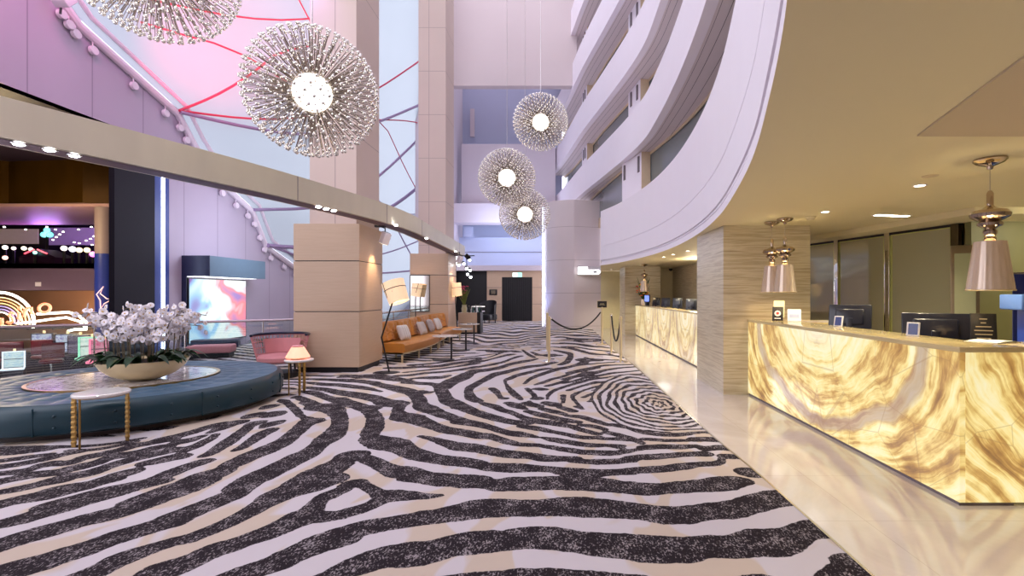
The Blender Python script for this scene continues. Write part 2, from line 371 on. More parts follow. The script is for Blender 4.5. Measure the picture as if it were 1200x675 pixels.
# ------------------------------------------------------------------ carpet pattern
# every entry: dark zebra bands and some painted shadows, as centre lines with a width; tile = (x0, y0, scale) of the drawing sheet
TILES = {
'T1': (0, 565, 6), 'T2': (200, 565, 6), 'T3': (400, 565, 6), 'T4': (600, 565, 6), 'T5': (800, 565, 5.217), 'T6': (0, 480, 6),
'T7': (180, 440, 5.19), 'T8': (360, 440, 5.19), 'U1': (540, 460, 5.625), 'U2': (700, 460, 5.625), 'U3': (400, 410, 7.5),
'U4': (540, 390, 7.5), 'U5': (660, 390, 7.5), 'U8': (300, 420, 8.436)}
BANDS = {
'T1': ["0,75,35 150,45,40 300,15,40 450,-10,35", "0,165,55 120,135,50 300,110,50 480,70,45 650,20,45 800,-15,40",
 "0,300,60 150,265,75 300,220,80 450,180,75 600,140,60 800,85,60 1000,30,50 1150,-5,40",
 "-60,470,100 0,450,100 200,385,100 400,330,95 600,270,85 800,225,90 1000,165,80 1150,110,80 1250,70,80",
 "-60,670,130 0,650,130 150,610,130 300,570,120 450,520,115 600,475,110 800,400,100 1000,340,95 1200,280,105",
 "520,700,120 700,625,110 850,550,110 1000,495,85 1200,430,70", "980,710,100 1100,640,120 1200,610,120"],
'T2': ["0,80,100 150,35,80 280,-10,50", "0,270,105 150,210,100 300,150,95 450,85,100 580,5,90 680,-50,80",
 "0,425,60 150,395,70 300,335,75 450,270,80 600,190,95 720,120,120 850,65,110 1000,25,100 1150,-20,80",
 "0,620,130 150,560,120 300,490,110 450,445,95 600,390,100 750,335,110 870,280,130 960,230,150 1050,130,85 1130,90,70 1200,60,60",
 "960,240,130 1050,250,90 1200,240,60", "380,690,100 500,650,110 700,590,130 850,525,140 1000,455,140 1200,390,150", "1050,690,80 1200,640,110"],
'T3': ["0,45,35 80,15,50 150,20,70 220,60,80 300,95,90 400,100,85 500,100,65 600,105,45 700,97,20", "0,230,65 100,205,70 200,170,70 280,130,80",
 "430,-20,40 600,-10,60 800,0,70 870,10,80 1000,10,80 1100,25,90 1200,20,95",
 "0,385,130 100,345,115 250,310,105 400,285,100 550,260,105 700,240,110 850,215,130 1000,190,140 1200,185,125",
 "0,640,130 150,580,150 300,535,160 500,513,185 650,490,165 800,450,160 950,430,170 1200,412,145", "700,695,60 900,690,100 1200,680,120"],
'T4': ["0,15,100 300,10,100 550,15,110 750,35,90 850,45,80 1000,48,78 1200,48,75",
 "0,190,120 200,185,125 350,178,140 500,180,150 700,193,135 900,212,120 1050,235,130 1200,237,130",
 "0,405,150 150,395,165 300,402,170 450,425,165 600,442,175 800,458,190 950,475,205 1200,480,190",
 "0,660,95 200,655,95 400,660,90 600,670,85 800,690,85 950,700,80"],
'T5': ["0,30,70 150,30,70 280,25,65 390,5,40", "0,205,120 150,185,110 300,172,125 420,142,135 540,110,125 620,100,105 700,100,80",
 "0,415,160 150,400,150 300,400,150 450,382,190 570,370,200 660,345,180 740,310,150 820,290,130 920,290,100",
 "860,600,100 960,540,130 1060,520,150 1170,560,150", "340,610,60 460,600,75 560,610,60"],
'T6': ["-30,277,30 200,270,26 440,264,22 620,258,18 800,240,16 1000,205,14", "-30,305,40 60,305,40 200,295,35 340,285,18", "-20,365,25 150,345,28 330,320,22", "-20,408,35 150,385,32 320,350,32 450,318,26 560,300,20",  # first band paints the ottoman's contact shadow into the carpet
 "-20,455,35 150,437,35 250,410,35 350,385,38 480,378,35 600,340,38 700,320,34 850,285,35 950,255,35 1050,240,30 1200,212,30",
 "-20,515,45 100,490,42 220,465,48 400,445,45 500,420,45 650,385,45 800,335,42 950,310,40 1100,270,35 1170,255,18",
 "-20,590,30 150,560,38 300,520,42 450,480,45 600,455,50 700,425,50 850,375,42 1000,335,42 1200,290,40",
 "-20,665,35 150,625,40 300,600,55 420,570,65 600,540,60 700,510,55 850,460,55 960,425,45 1000,390,35 1100,365,42 1250,335,45",
 "350,680,60 500,640,60 700,590,65 850,560,65 1000,530,65 1100,490,55 1220,440,60", "900,660,50 1050,610,60 1200,560,75",
 "480,290,18 650,285,20 800,262,18 950,228,18"],  # a shadow on the carpet by the ottoman, drawn as a band
'T7': ["0,405,28 60,390,35 150,370,35 260,340,35 350,310,30 430,290,20", "0,485,25 60,468,30 100,440,38 150,410,38 220,395,35 300,370,22",
 "0,535,30 80,510,30 160,480,35 200,455,50 270,425,45 340,390,45 380,360,40", "340,350,20 420,320,45 480,295,45 545,280,22",
 "560,260,20 610,245,45 660,228,20", "0,640,60 100,600,60 200,560,55 290,530,45 335,520,25", "300,495,25 350,475,50 420,430,70 480,390,70 540,345,65 600,300,50 660,282,20",
 "490,460,18 540,440,45 600,400,60 660,360,60 720,330,45", "660,320,20 710,300,45 775,280,22", "680,255,25 720,240,60 775,222,20", "680,200,30 715,188,40 735,180,20",
 "120,690,50 250,640,85 400,590,85 480,545,85 600,490,80 700,450,80 800,400,85 870,345,90 910,310,85 950,285,70 985,275,30",
 "780,155,40 830,180,50 870,220,60 900,250,50 930,270,40", "480,690,60 620,630,110 750,570,105 850,520,100 950,470,100 1040,400,90", "790,690,60 900,630,70 1000,590,90 1060,560,90",
 "870,130,40 930,160,50 990,195,60 1050,215,45"],
'T8': ["0,165,60 60,190,60 120,200,75 180,225,90 200,270,110 190,320,110 150,370,110 80,420,80 0,490,85",
 "0,100,30 60,115,35 150,145,40 230,165,45 300,185,55 370,215,70 410,260,110 410,310,120 390,350,110 380,380,100 450,410,110 550,435,110 650,480,95 750,505,70 850,520,65 950,530,65 1040,545,60",
 "0,75,18 100,85,25 200,105,35 300,120,40 400,140,50 480,165,60 560,185,75 550,220,80 580,250,90 650,270,80 750,305,60 850,335,50 950,350,45 1040,365,40",
 "0,45,12 100,55,20 200,60,22 300,72,26 370,82,22 450,100,12",
 "0,22,10 200,30,20 350,40,25 450,60,30 560,85,45 640,110,60 680,150,90 700,190,90 780,225,60 850,250,50 950,280,42 1040,300,38", "690,105,30 735,105,15",
 "330,8,15 450,15,25 560,28,30 620,40,20", "600,45,15 700,50,20 780,60,30 820,100,80 850,150,80 920,185,60 1000,215,45 1040,235,45", "830,80,60 880,45,50 940,15,60 980,-10,50",
 "690,372,18 750,385,30 820,405,45 900,430,60 960,440,60 1040,450,50",
 "0,650,100 100,600,110 190,545,110 250,500,80 300,490,60 360,510,70 430,540,80 520,580,90 620,600,95 720,625,90 850,640,85 1040,645,75", "240,675,50 310,655,50 380,680,50"],
'U1': ["-20,100,40 0,105,40 100,135,55 200,165,55 300,190,45 400,205,40 450,205,20", "400,225,30 500,240,40 600,260,30 700,280,30 800,298,30 900,300,25 930,290,15",
 "0,195,55 100,210,50 200,235,45 300,265,45 400,280,45 510,298,15", "530,298,15 620,315,40 740,335,40 850,350,35 1000,350,22 1070,355,20",
 "0,265,50 100,285,55 200,295,50 300,325,50 380,345,35 500,350,30 600,365,35 700,380,40 800,395,40 950,400,40 1080,395,30 1125,385,35",
 "0,360,65 100,370,70 200,390,70 320,410,65 450,420,55 550,435,60 650,440,45 750,440,45", "740,450,40 850,460,40 950,460,45 1125,450,40",
 "0,465,65 100,480,65 200,495,70 350,500,75 500,505,55 600,510,50 700,525,70 850,535,70 1000,530,50 1125,525,50",
 "0,595,90 150,605,85 250,620,80 400,615,90 600,610,85 800,610,90 950,620,90 1125,625,85",
 "140,70,25 220,95,45 280,120,40 350,140,35 450,180,45 600,205,40 720,225,35 800,250,35 900,275,30", 
 "310,70,25 360,90,50 410,108,25", "440,125,30 530,150,40 620,170,35 720,190,35 780,198,20",  "430,70,30 480,85,45 520,100,25",
 "540,110,30 620,130,35 680,145,25", "710,155,20 800,165,30 900,195,35 980,220,20",  "560,70,30 620,85,40", "660,100,30 740,125,35", "750,92,16 800,110,20",
  "790,215,20 870,225,30 950,245,25", "920,305,25 1020,310,25 1125,315,25"],
'U2': ["60,265,25 150,285,30 230,310,35 290,335,30", "100,215,25 200,235,22 300,265,25 420,280,25 520,285,20 600,278,18 690,265,22 760,270,22", "500,255,20 600,245,20 710,240,20",
 "310,310,22 450,318,22 600,318,18", "640,312,35 720,310,35 820,318,30", "310,365,35 420,360,35 560,360,35 650,355,25 710,372,35 800,365,38 880,375,30",
 "0,400,40 120,400,35 220,385,25 310,372,20", "0,348,20 100,355,25 180,378,20", "0,460,42 150,455,40 220,435,40 400,425,42 550,412,36 680,408,36 730,410,30",
 "0,535,38 150,525,40 300,515,50 450,505,50 560,490,55 650,478,40 780,470,40 820,450,60 820,425,40 880,425,35 950,430,30",
 "0,620,80 150,630,80 300,640,90 450,635,80 650,615,80 800,590,75 900,585,65 970,590,50", "950,525,30 1000,530,70 1040,550,50",
 "380,155,10 480,150,10 640,155,8", "450,190,14 660,190,12", "480,215,12 690,215,12", "300,210,12 400,240,14 480,240,14"],
'U3': ["420,160,20 550,160,22 700,150,20 850,145,25 1000,120,25 1200,95,20", "480,230,15 600,225,20 750,205,20 900,195,18 1050,175,20 1200,150,25",
 "620,255,12 720,248,22 850,245,30 960,225,12", "620,135,16 800,122,14 1000,95,14 1200,72,14", "200,235,40 330,235,40 450,250,40 560,270,35 640,285,20", "380,200,36 470,200,18",  # last entry is a dark patch at the floor lamp's base
 "920,300,50 1000,270,80 1080,230,60 1150,195,50 1200,180,40", "1200,300,35 1140,330,60 1110,370,70 1130,420,80 1200,455,60", "560,200,12 700,185,12 850,170,14 1000,150,14 1200,122,14",
 "0,225,14 100,228,20 200,232,24"],
'U4': ["0,420,70 60,375,60 130,345,45 220,330,40 330,310,40 430,280,35 520,260,35 600,245,30 670,230,15", "0,330,20 100,310,22 200,295,25 300,275,28 380,255,25 460,225,25 530,205,25",
 "0,290,20 100,270,22 200,250,20 300,225,18 400,200,25 450,190,25", "0,262,10 120,240,12 250,215,12 350,180,18 410,160,25",
 "830,262,25 720,285,30 600,300,35 500,320,38 400,345,42 300,370,60 210,415,60 140,450,60 85,490,80 80,540,100 130,590,60", "190,620,30 260,640,40 340,660,35",
 "770,315,25 680,330,30 600,350,35 500,375,40 440,400,45 390,425,40 400,455,40 430,500,70 480,550,80 530,590,50", "600,600,30 640,635,60 690,650,50",
 "270,490,60 310,520,80 350,570,50 390,580,30", "420,620,50 500,640,60 560,670,60", "1090,265,30 960,300,30 860,320,40 760,350,40 660,385,40 600,415,40 560,450,40",
 "580,490,50 640,545,60 660,580,70 690,570,40", "1090,215,20 1120,240,60 1060,270,45 980,298,30", "1200,245,25 1120,240,50", "820,155,20 900,170,30 960,190,55 960,220,80 930,260,60 870,285,30",
 "820,200,40 850,200,20", "1200,310,25 1100,330,28 1000,350,30 900,385,28 800,410,30 720,440,35 650,460,18", "680,495,40 720,500,40",
 "1200,350,35 1100,375,35 1000,390,30 900,430,32 800,460,32 760,470,30", "1200,395,30 1100,420,28 1000,450,30 900,480,30 820,510,40 770,550,50 760,590,40", "750,615,40 830,630,50",
 "1200,430,25 1080,465,25 940,510,30", "900,550,80 900,620,50", "1200,470,22 1050,520,25 980,560,60 1010,610,40 1060,660,40", "1200,515,20 1080,570,40", "1180,560,30 1130,610,50",
 "540,150,20 600,195,35 650,220,25", "620,170,20 680,195,30 720,200,15", "450,160,30 500,170,30", "340,165,40", "285,165,26", "230,155,22", "180,155,20",
 "640,130,10 760,130,10", "820,97,12 960,97,15 1100,108,18 1200,128,18", "820,125,12 960,140,18 1080,170,25 1200,190,20", "1000,55,35 1050,50,30", "1120,70,60 1160,65,60",
 "0,225,10 150,205,12 300,185,10", "800,70,8 960,72,9 1080,88,10"],
'U5': ["0,320,25 100,290,25 250,275,15 400,262,12 500,258,10", "40,355,25 130,335,30 250,310,28 350,290,22 450,285,15 620,280,12", "0,410,25 100,385,28 200,355,30 300,345,28 400,325,25 500,310,18 640,300,15",
 "0,445,22 100,425,25 200,395,25 330,375,25 440,355,22 550,345,16 690,330,14", "40,470,20 150,440,22 260,410,22 380,395,18 500,375,14 720,360,12",
 "130,480,20 250,450,20 400,425,20 560,405,14 750,385,12", "200,500,15 330,470,18 450,440,18 600,425,14 780,410,12", "250,510,15 380,480,18 520,460,14 650,450,14 820,440,10",
 "0,90,14 120,100,22 240,120,22 330,125,14 440,140,12 540,150,10", "60,130,14 160,160,28 260,188,22 380,195,14 470,205,12 560,205,10", "400,185,12 480,210,14 540,225,12", "0,122,10 120,128,14 250,148,16 420,165,12",
 "0,60,9 150,62,10 260,75,10", "300,232,12 400,240,14 480,240,14", "0,20,8 150,18,9 300,10,8"],
'U8': ["240,165,14 450,170,18 750,178,16", "850,185,20 1050,180,25", "240,210,14 500,208,20 750,210,18 900,215,30 1181,240,28", "240,235,10 450,238,18 600,245,18 750,260,30 850,270,40 1000,290,40 1120,310,25",
 "240,262,14 380,262,14 500,285,16 660,300,28 750,325,40 900,350,40 1050,365,40 1181,385,45", "240,295,16 330,300,25 400,310,15", "420,320,15 520,335,30 620,360,50 720,395,50 850,410,55 950,440,60 1050,475,60 1181,495,50",
 "200,370,30 300,362,22 370,365,18", "240,410,25 300,430,70 330,470,65 400,510,70 430,560,80 480,590,50 540,592,15",  # first band is the shadow beside the ottoman, painted in
 "390,390,25 450,395,40 540,430,60 620,470,70 700,510,100 780,560,120 820,620,150 830,690,160"],
}
def carpet_edge(y):
    return float(np.interp(y, [-3, 4, 5, 10.5, 13, 18, 21, 28], [1.665, 1.66, 1.615, 1.57, 1.46, 1.47, 1.42, 1.0]))
def carpet_stripes(X, Y):
    """signed distance (m) to the nearest dark band, negative inside"""
    sd = np.full(X.shape, 9.0)
    for tile, lst in BANDS.items():
        ox, oy, sc = TILES[tile]; kw = {'U4': .70, 'U5': .72, 'U1': .84, 'T7': .82, 'T6': 1.0, 'U8': .88, 'U2': .95, 'U3': .9}.get(tile, .97)
        for txt in lst:
            pts = [tuple(float(q) for q in p.split(',')) for p in txt.split()]
            if len(pts) == 1: x, y, w = pts[0]; pts = [(x - w * .25, y, w * .8), (x + w * .25, y, w * .8)]
            pts = [(x, y, w * kw) for x, y, w in pts]
            if len(pts) > 2:
                q = []
                for i in range(len(pts) - 1):
                    p0, p1, p2, p3 = pts[max(0, i - 1)], pts[i], pts[i + 1], pts[min(len(pts) - 1, i + 2)]
                    for k in range(3):
                        s = k / 3
                        q.append(tuple(.5 * (2 * p1[j] + (p2[j] - p0[j]) * s + (2 * p0[j] - 5 * p1[j] + 4 * p2[j] - p3[j]) * s * s + (3 * p1[j] - p0[j] - 3 * p2[j] + p3[j]) * s ** 3) for j in range(3)))
                pts = q + [pts[-1]]
            C = []
            for i, (x, y, w) in enumerate(pts):
                a = pts[max(0, i - 1)]; b = pts[min(len(pts) - 1, i + 1)]
                dx, dy = b[0] - a[0], b[1] - a[1]; L = math.hypot(dx, dy) or 1; nx, ny = -dy / L, dx / L
                c1 = FL(ox + (x + nx * w / 2) / sc, oy + (y + ny * w / 2) / sc)
                c2 = FL(ox + (x - nx * w / 2) / sc, oy + (y - ny * w / 2) / sc)
                C.append([(c1[0] + c2[0]) / 2, (c1[1] + c2[1]) / 2, c2[0] - c1[0], c2[1] - c1[1]])
            rr = []
            for i in range(len(C)):
                a = C[max(0, i - 1)]; b = C[min(len(C) - 1, i + 1)]
                dx, dy = b[0] - a[0], b[1] - a[1]; L = math.hypot(dx, dy) or 1
                rr.append(max(.008, abs(C[i][2] * -dy / L + C[i][3] * dx / L) / 2))
            for i in range(len(C) - 1):
                ax, ay = C[i][0], C[i][1]; bx, by = C[i + 1][0], C[i + 1][1]
                m = max(rr[i], rr[i + 1]) + .3
                sel = (X > min(ax, bx) - m) & (X < max(ax, bx) + m) & (Y > min(ay, by) - m) & (Y < max(ay, by) + m)
                if not sel.any(): continue
                x = X[sel]; y = Y[sel]; ex, ey = bx - ax, by - ay; L2 = ex * ex + ey * ey + 1e-9
                t = np.clip(((x - ax) * ex + (y - ay) * ey) / L2, 0, 1)
                d = np.hypot(x - ax - t * ex, y - ay - t * ey) - (rr[i] + (rr[i + 1] - rr[i]) * t)
                sd[sel] = np.minimum(sd[sel], d)
    # the tight whorl beside the stone edge
    u = (X - 1.36) / .84; v = (1 / 6.6 - 1 / np.maximum(Y, 1)) / .0385
    r = np.hypot(u, v); ang = np.arctan2(v, u)
    who = (.026 - .010 * np.abs(np.sin(ang))) * np.sin(2 * math.pi * (r * 8.3 + .16 * np.sin(ang * 5 + r * 9) + .13 * np.sin(ang * 11 - r * 14))) + .001
    w = np.clip((1.13 - r) / .08, 0, 1) * (Y < 9.6)
    sd = np.where(w > 0, np.clip(sd, -.05, .05) * (1 - w) + who * w, sd)
    # the far hall: long rolling bands
    ph = Y * 1.0 + .9 * np.sin(X * .9 + Y * .22) + .55 * np.sin(X * 2.1 - Y * .5 + 1) + .18 * np.sin(X * 6 + Y)
    far = .16 * np.sin(2 * math.pi * ph / 1.0) + .01
    w = np.clip((Y - 13.3) / 1.2, 0, 1) * np.clip((Y - 13.3 - np.where(X > -1.0, 2.6, 0)) / 1.0, 0, 1)
    sd = sd * (1 - w) + far * w
    # hidden and outlying floor (behind the camera, under and beyond the seats)
    ph2 = Y * 1.0 + X * .25 + .25 * np.sin(X * 1.7 + Y * .6)
    out = .07 * np.sin(2 * math.pi * ph2 / .42)
    miss = (np.abs(sd) > .26) | (Y < 2.45)
    miss &= ~((Y > 2.6) & (Y < 6.0) & (X > -3))
    return np.where(miss, out, np.clip(sd, -.5, .5))
def build_carpet(mat):
    ys = [-3.0, -1.5, 0, 1.2]
    y = 2.0
    while y < 27.25:
        ys.append(y); y += max(.018, .0042 * y ** 1.35) if y > 2.4 else .1
    ys.append(27.25); ys = np.array(ys)
    nx = 520; u = np.linspace(0, 1, nx)
    XL = -9.45
    ed = np.array([carpet_edge(v) for v in ys])
    X = XL + (ed[:, None] - XL) * (u[None, :] ** .72); Y = np.repeat(ys[:, None], nx, 1)
    sd = carpet_stripes(X.ravel(), Y.ravel())
    m = len(ys)
    co = np.zeros((m * nx, 3)); co[:, 0] = X.ravel(); co[:, 1] = Y.ravel(); co[:, 2] = .004
    i, j = np.meshgrid(np.arange(m - 1), np.arange(nx - 1), indexing='ij'); a = (i * nx + j).ravel()
    faces = np.stack([a, a + 1, a + nx + 1, a + nx], 1)
    me = bpy.data.meshes.new('carpet_floor')
    me.vertices.add(len(co)); me.vertices.foreach_set('co', co.ravel())
    me.loops.add(faces.size); me.loops.foreach_set('vertex_index', faces.ravel().astype(np.int32))
    me.polygons.add(len(faces)); me.polygons.foreach_set('loop_start', np.arange(0, faces.size, 4, dtype=np.int32))
    me.update(calc_edges=True)
    at = me.attributes.new('stripe', 'FLOAT', 'POINT'); at.data.foreach_set('value', sd.astype(np.float32))
    me.materials.append(mat)
    o = bpy.data.objects.new('floor', me); COL.objects.link(o); return struct(o)
# ------------------------------------------------------------------ material library
WHITE = pm('white_paint', srgb(236, 229, 238), .5, var=.02, scale=2)
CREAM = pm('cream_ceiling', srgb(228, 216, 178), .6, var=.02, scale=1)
CREAMD = pm('shaded_ceiling_cream', srgb(205, 188, 158), .6, var=.02, scale=1)  # darker cream copy: the dropped panel's missing uplight put into the colour
SOFFIT = pm('soffit_paint', srgb(216, 204, 206), .6, var=.03, scale=2)
GROOVE = pm('dark_groove', srgb(112, 102, 108), .7)
BEIGEF = pm('window_frame_beige', srgb(212, 190, 160), .5)
WGLASS = pm('window_glass', srgb(120, 130, 132), .08, 0, var=.15, scale=.4, coat=.5)
CLAD = m_cladding('column_plaster', srgb(204, 184, 174), 1.45, -.23, -4.33)
BACKW = pm('back_wall_paint', srgb(206, 196, 206), .55, var=.03, scale=.5)
BACKU = pm('back_wall_pink', srgb(196, 182, 184), .55, var=.03, scale=.5)
BLUEW = pm('back_wall_blue_lit', srgb(178, 186, 214), .55, var=.03, scale=.5)  # blue light of the recess put into the wall colour
WOOD = m_wood('oak_veneer', srgb(184, 154, 128), srgb(212, 186, 160))
STONE = m_stone('striped_travertine')
FLOORM = m_marble_floor('polished_marble')
CARPET = m_carpet('zebra_carpet')
ONYXN = m_onyx('onyx_counter_front', 'near', .50); ONYXF = m_onyx('onyx_far_counter', 'far', .47); ONYXE = m_onyx('onyx_counter_end', 'end', .50)
MEMB = m_membrane('tent_fabric')
PANELW = m_panelwall('metal_panel_wall')
TOWER = m_cladding('tower_panels', srgb(212, 200, 202), 1.45, -.1)
BLACK = pm('black_paint', srgb(16, 15, 20), .45, var=.2)
NAVY = pm('navy_paint', srgb(20, 26, 58), .35, var=.15)
TEALB = pm('grey_teal_panel', srgb(96, 120, 138), .5)
BRONZE = pm('dark_gold_chrome', (.52, .42, .33), .1, 1.0, var=.05)
CHROME = pm('chrome', (.82, .80, .78), .08, 1.0, var=.03)
BEAMM = pm('champagne_metal', srgb(214, 206, 184), .40, .15, var=.10, scale=3, stretch=(1, 1, .3))
STEEL = pm('brushed_steel', (.62, .60, .60), .25, 1.0, var=.06)
BRASS = pm('antique_brass', srgb(176, 142, 86), .28, 1.0, var=.25, scale=20)
GOLD = pm('champagne_gold', srgb(222, 204, 164), .32, .55, var=.06)
GLASS = m_glass('clear_glass')
DKGLASS = pm('olive_glass', srgb(186, 182, 150), .07, .2, var=.1, scale=.6, coat=.6, spec=.8)
PALEG = pm('pale_green_edge_glow', srgb(190, 192, 110), .3)  # edge lighting of the glass panels put into a border colour
TEAL = m_leather('teal_satin', srgb(24, 56, 68), .36)
TEALT = m_leather('teal_top', srgb(64, 94, 116), .42)
ORANGE = m_leather('tan_leather', srgb(200, 134, 60), .42)
WMARB = m_white_marble('white_marble', .0); WMARB2 = m_white_marble('veined_marble', 1.3)
LAMPSH = m_shade('lamp_shade_fabric', (.96, .70, .44), .34)
PINKSH = m_shade('pink_lamp_shade', (.98, .46, .30), .6)
LED = emit('led_white', (.95, .97, 1.0), 14)
LEDB = emit('led_blue', (.66, .74, 1.0), 6)
WARMLED = emit('downlight_lamp', (1.0, .9, .7), 12)
DKGREY = pm('charcoal_metal', srgb(42, 40, 44), .4, .3)
PIPEM = pm('white_pipe', srgb(226, 214, 226), .35, var=.03)
CABLER = pm('red_cable', srgb(196, 60, 90), .5)
PINK = pm('pink_fabric', srgb(208, 138, 142), .7)

# ------------------------------------------------------------------ setting: floors and ceiling
build_carpet(CARPET)
m = MB(); m.box(1.38, 9.2, -3.2, 22.5, -.12, 0.0); struct(m.build('floor', FLOORM))
m = MB(); m.box(-9.6, 1.38, -3.2, 27.6, -.12, -.01); struct(m.build('floor', pm('subfloor', srgb(90, 85, 90), .8)))
m = MB(); pts = [(carpet_edge(y), y) for y in np.linspace(-3, 20.8, 60)]
m.sweep(pts, [(-.004, .0), (-.004, .009), (.012, .009), (.012, 0)]); struct(m.build('trim_1', STEEL))

def smooth2(pts, k=8): return [(v[0], v[1]) for v in spline([(x, y, 0) for x, y in pts], k)]
CUR1 = smooth2([(-.55, -3), (-.2, -1), (.2, .2), (.55, 1.1), (.84, 1.8), (1.11, 2.56), (1.46, 3.65), (1.79, 4.93), (2.09, 6.3), (2.32, 7.8), (2.46, 9.4), (2.5, 10.9), (2.44, 12.4), (2.25, 14.0), (1.93, 15.7), (1.48, 17.2)])
CUR2 = smooth2([(-.55, -3), (-.2, -1), (.2, .2), (.55, 1.1), (.84, 1.8), (1.11, 2.56), (1.46, 3.65), (1.79, 4.93), (2.09, 6.3), (2.29, 7.6), (2.44, 9.3), (2.52, 11), (2.54, 12.5), (2.5, 14.2), (2.22, 16.1), (1.72, 18.6), (1.02, 21.95), (.5, 25), (-.1, 28.2), (-.55, 30)])
ZC = 2.53
tail = [(1.62, 18.8), (1.86, 21.3)]
edge = CUR1 + tail
m = MB(); vs = []; n = len(edge)
for x, y in edge: vs += [(x, y, ZC), (9.0, y, ZC)]
m.add(vs, [(2 * i, 2 * i + 1, 2 * i + 3, 2 * i + 2) for i in range(n - 1)])
vs = [(x, y, ZC + .25) for x, y, z in vs]
m.add(vs, [(2 * i, 2 * i + 2, 2 * i + 3, 2 * i + 1) for i in range(n - 1)])
struct(m.build('ceiling', CREAM, smooth=0))
# dropped panel of the low ceiling
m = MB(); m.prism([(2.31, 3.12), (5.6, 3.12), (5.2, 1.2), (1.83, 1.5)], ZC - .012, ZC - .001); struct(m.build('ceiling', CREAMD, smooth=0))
# bulkhead above the glass partition
pa = Vector((4.35, 10.8)); pb = Vector((5.37, 6.45))
m = MB(); m.prism([(4.1, 10.8), (4.9, 5.7), (9, 5.7), (9, 10.8)], 2.45, ZC - .001); struct(m.build('ceiling', CREAM, smooth=0))

# curved gallery front and its balconies
m = MB()
m.sweep(CUR1, [(0, ZC), (0, ZC + .10), (.03, ZC + .10), (.03, ZC + .135), (.012, ZC + .135), (.012, ZC + .16), (.03, ZC + .16), (.03, ZC + .18), (0, ZC + .18), (0, 3.20), (.012, 3.20), (.012, 3.215), (0, 3.215), (0, 4.45), (.22, 4.45), (.22, 3.4)])
m.sweep(CUR1[-1:] + tail, [(0, ZC), (0, 4.45), (.25, 4.45)])
struct(m.build('wall_gallery', WHITE, smooth=25))
LV = [(6.05, 7.32), (8.85, 10.1), (11.7, 12.95), (14.55, 15.8), (17.4, 18.65)]
for i, (z0, z1) in enumerate(LV):
    m = MB(); m.sweep(CUR2, [(.2, z0), (0, z0), (0, z1), (.22, z1), (.22, z0 + .3)]); struct(m.build('wall_gallery', WHITE, smooth=25))
    m = MB(); m.sweep(CUR2, [(.18, z0 + .002), (1.35, z0 + .002), (1.35, z0 + .28), (.18, z0 + .28)]).mat(1)
    m.sweep(CUR2, [(.42, z0 - .004), (.432, z0 - .004)]); m.sweep(CUR2, [(.66, z0 - .004), (.672, z0 - .004)]); m.sweep(CUR2, [(.25, z0 - .004), (.259, z0 - .004)])
    struct(m.build('ceiling', [SOFFIT, GROOVE], smooth=25))
m = MB(); m.sweep(CUR1, [(.2, 4.40), (1.35, 4.40)]); struct(m.build('floor', SOFFIT, smooth=25))
def piece(path, y0, y1):
    return [p for p in path if y0 <= p[1] <= y1]
for i in range(6):
    cur = CUR1 + [(1.1, 19.5), (.6, 23)] if i == 0 else CUR2
    zb = 4.42 if i == 0 else LV[i - 1][1] - .3
    zt = LV[i][0] + .02 if i < 5 else 21
    wp = [p for p in cur if p[1] > 2]
    m = MB(); m.sweep(wp, [(.95, zb), (.95, zt)]); m.mat(1)
    m.sweep(wp, [(.93, zt - .1), (.90, zt - .1), (.90, zt), (.93, zt)]); m.sweep(wp, [(.93, zb), (.90, zb), (.90, zb + .42), (.93, zb + .42)])
    win = struct(m.build('window_%d' % (i + 1), [WGLASS, BEIGEF], smooth=25))
    for (y0, y1) in ((15.2, 16.9) if i == 0 else (16.2, 17.8), (23.2, 24.7), (5.2, 6.8)):
        if i == 0 and y0 > 19: continue
        if i == 0 and y0 == 5.2: continue
        pp = piece(cur, y0, y1)
        if len(pp) < 2: continue
        m = MB(); m.sweep(pp, [(0.93, zb), (0.62, zb), (0.62, zt), (0.93, zt)])
        fr = off_path(pp, .62)
        for e, q in ((0, fr[0]), (1, fr[-1])):
            pq = off_path(pp, .93)[0 if e == 0 else -1]
            m.mat(1); m.add([(q[0], q[1], zb), (pq[0], pq[1], zb), (pq[0], pq[1], zt), (q[0], q[1], zt)], [(0, 1, 2, 3)]); m.mat(0)
        m.mat(2)
        mid = pp[len(pp) // 2]
        for q in (fr[max(1, len(fr) // 5)], fr[-2]):
            m.box(q[0] - .04, q[0] + .02, q[1] - .07, q[1] + .07, zt - .62, zt - .12)
        struct(m.build('wall_pier', [WHITE, BEIGEF, GROOVE], smooth=25))

# tower at the back, stone piers, counter back walls
tw = smooth2([(-.72, 24.5), (-.72, 23.2), (-.66, 22.3), (-.45, 21.65), (-.15, 21.3), (.3, 21.1), (.65, 21.02)], 5)
tw2 = tw + smooth2([(.65, 21.02), (.9, 21.1), (1.4, 21.28), (1.84, 21.35)], 4)[1:]
m = MB(); m.prism(tw2 + [(2.6, 22.2), (2.6, 24.5)], 0, 5.62); struct(m.build('wall_tower', TOWER, smooth=30))
m = MB(); m.box(2.46, 3.76, 7.24, 8.62, 0, ZC); struct(m.build('wall_stone', STONE, smooth=0))
m = MB(); m.box(2.44, 3.76, 17.9, 19.4, 0, ZC); struct(m.build('wall_stone', STONE, smooth=0))
m = MB(); m.box(4.47, 4.7, 11.2, 19.0, 0, ZC); struct(m.build('wall_stone', STONE, smooth=0))
m = MB(); m.box(3.7, 4.7, 19.0, 19.15, 0, ZC); struct(m.build('wall_beige', pm('beige_wall', srgb(214, 200, 166), .6)))
m = MB(); m.box(1.84, 9.0, 21.36, 21.5, 0, ZC); struct(m.build('wall_beige', pm('yellow_lit_wall', srgb(216, 204, 160), .6)))  # yellow light under the gallery put into the wall colour
m = MB(); m.box(9.0, 9.2, -3.2, 21.5, 0, 3.2); struct(m.build('wall_right', CREAM))
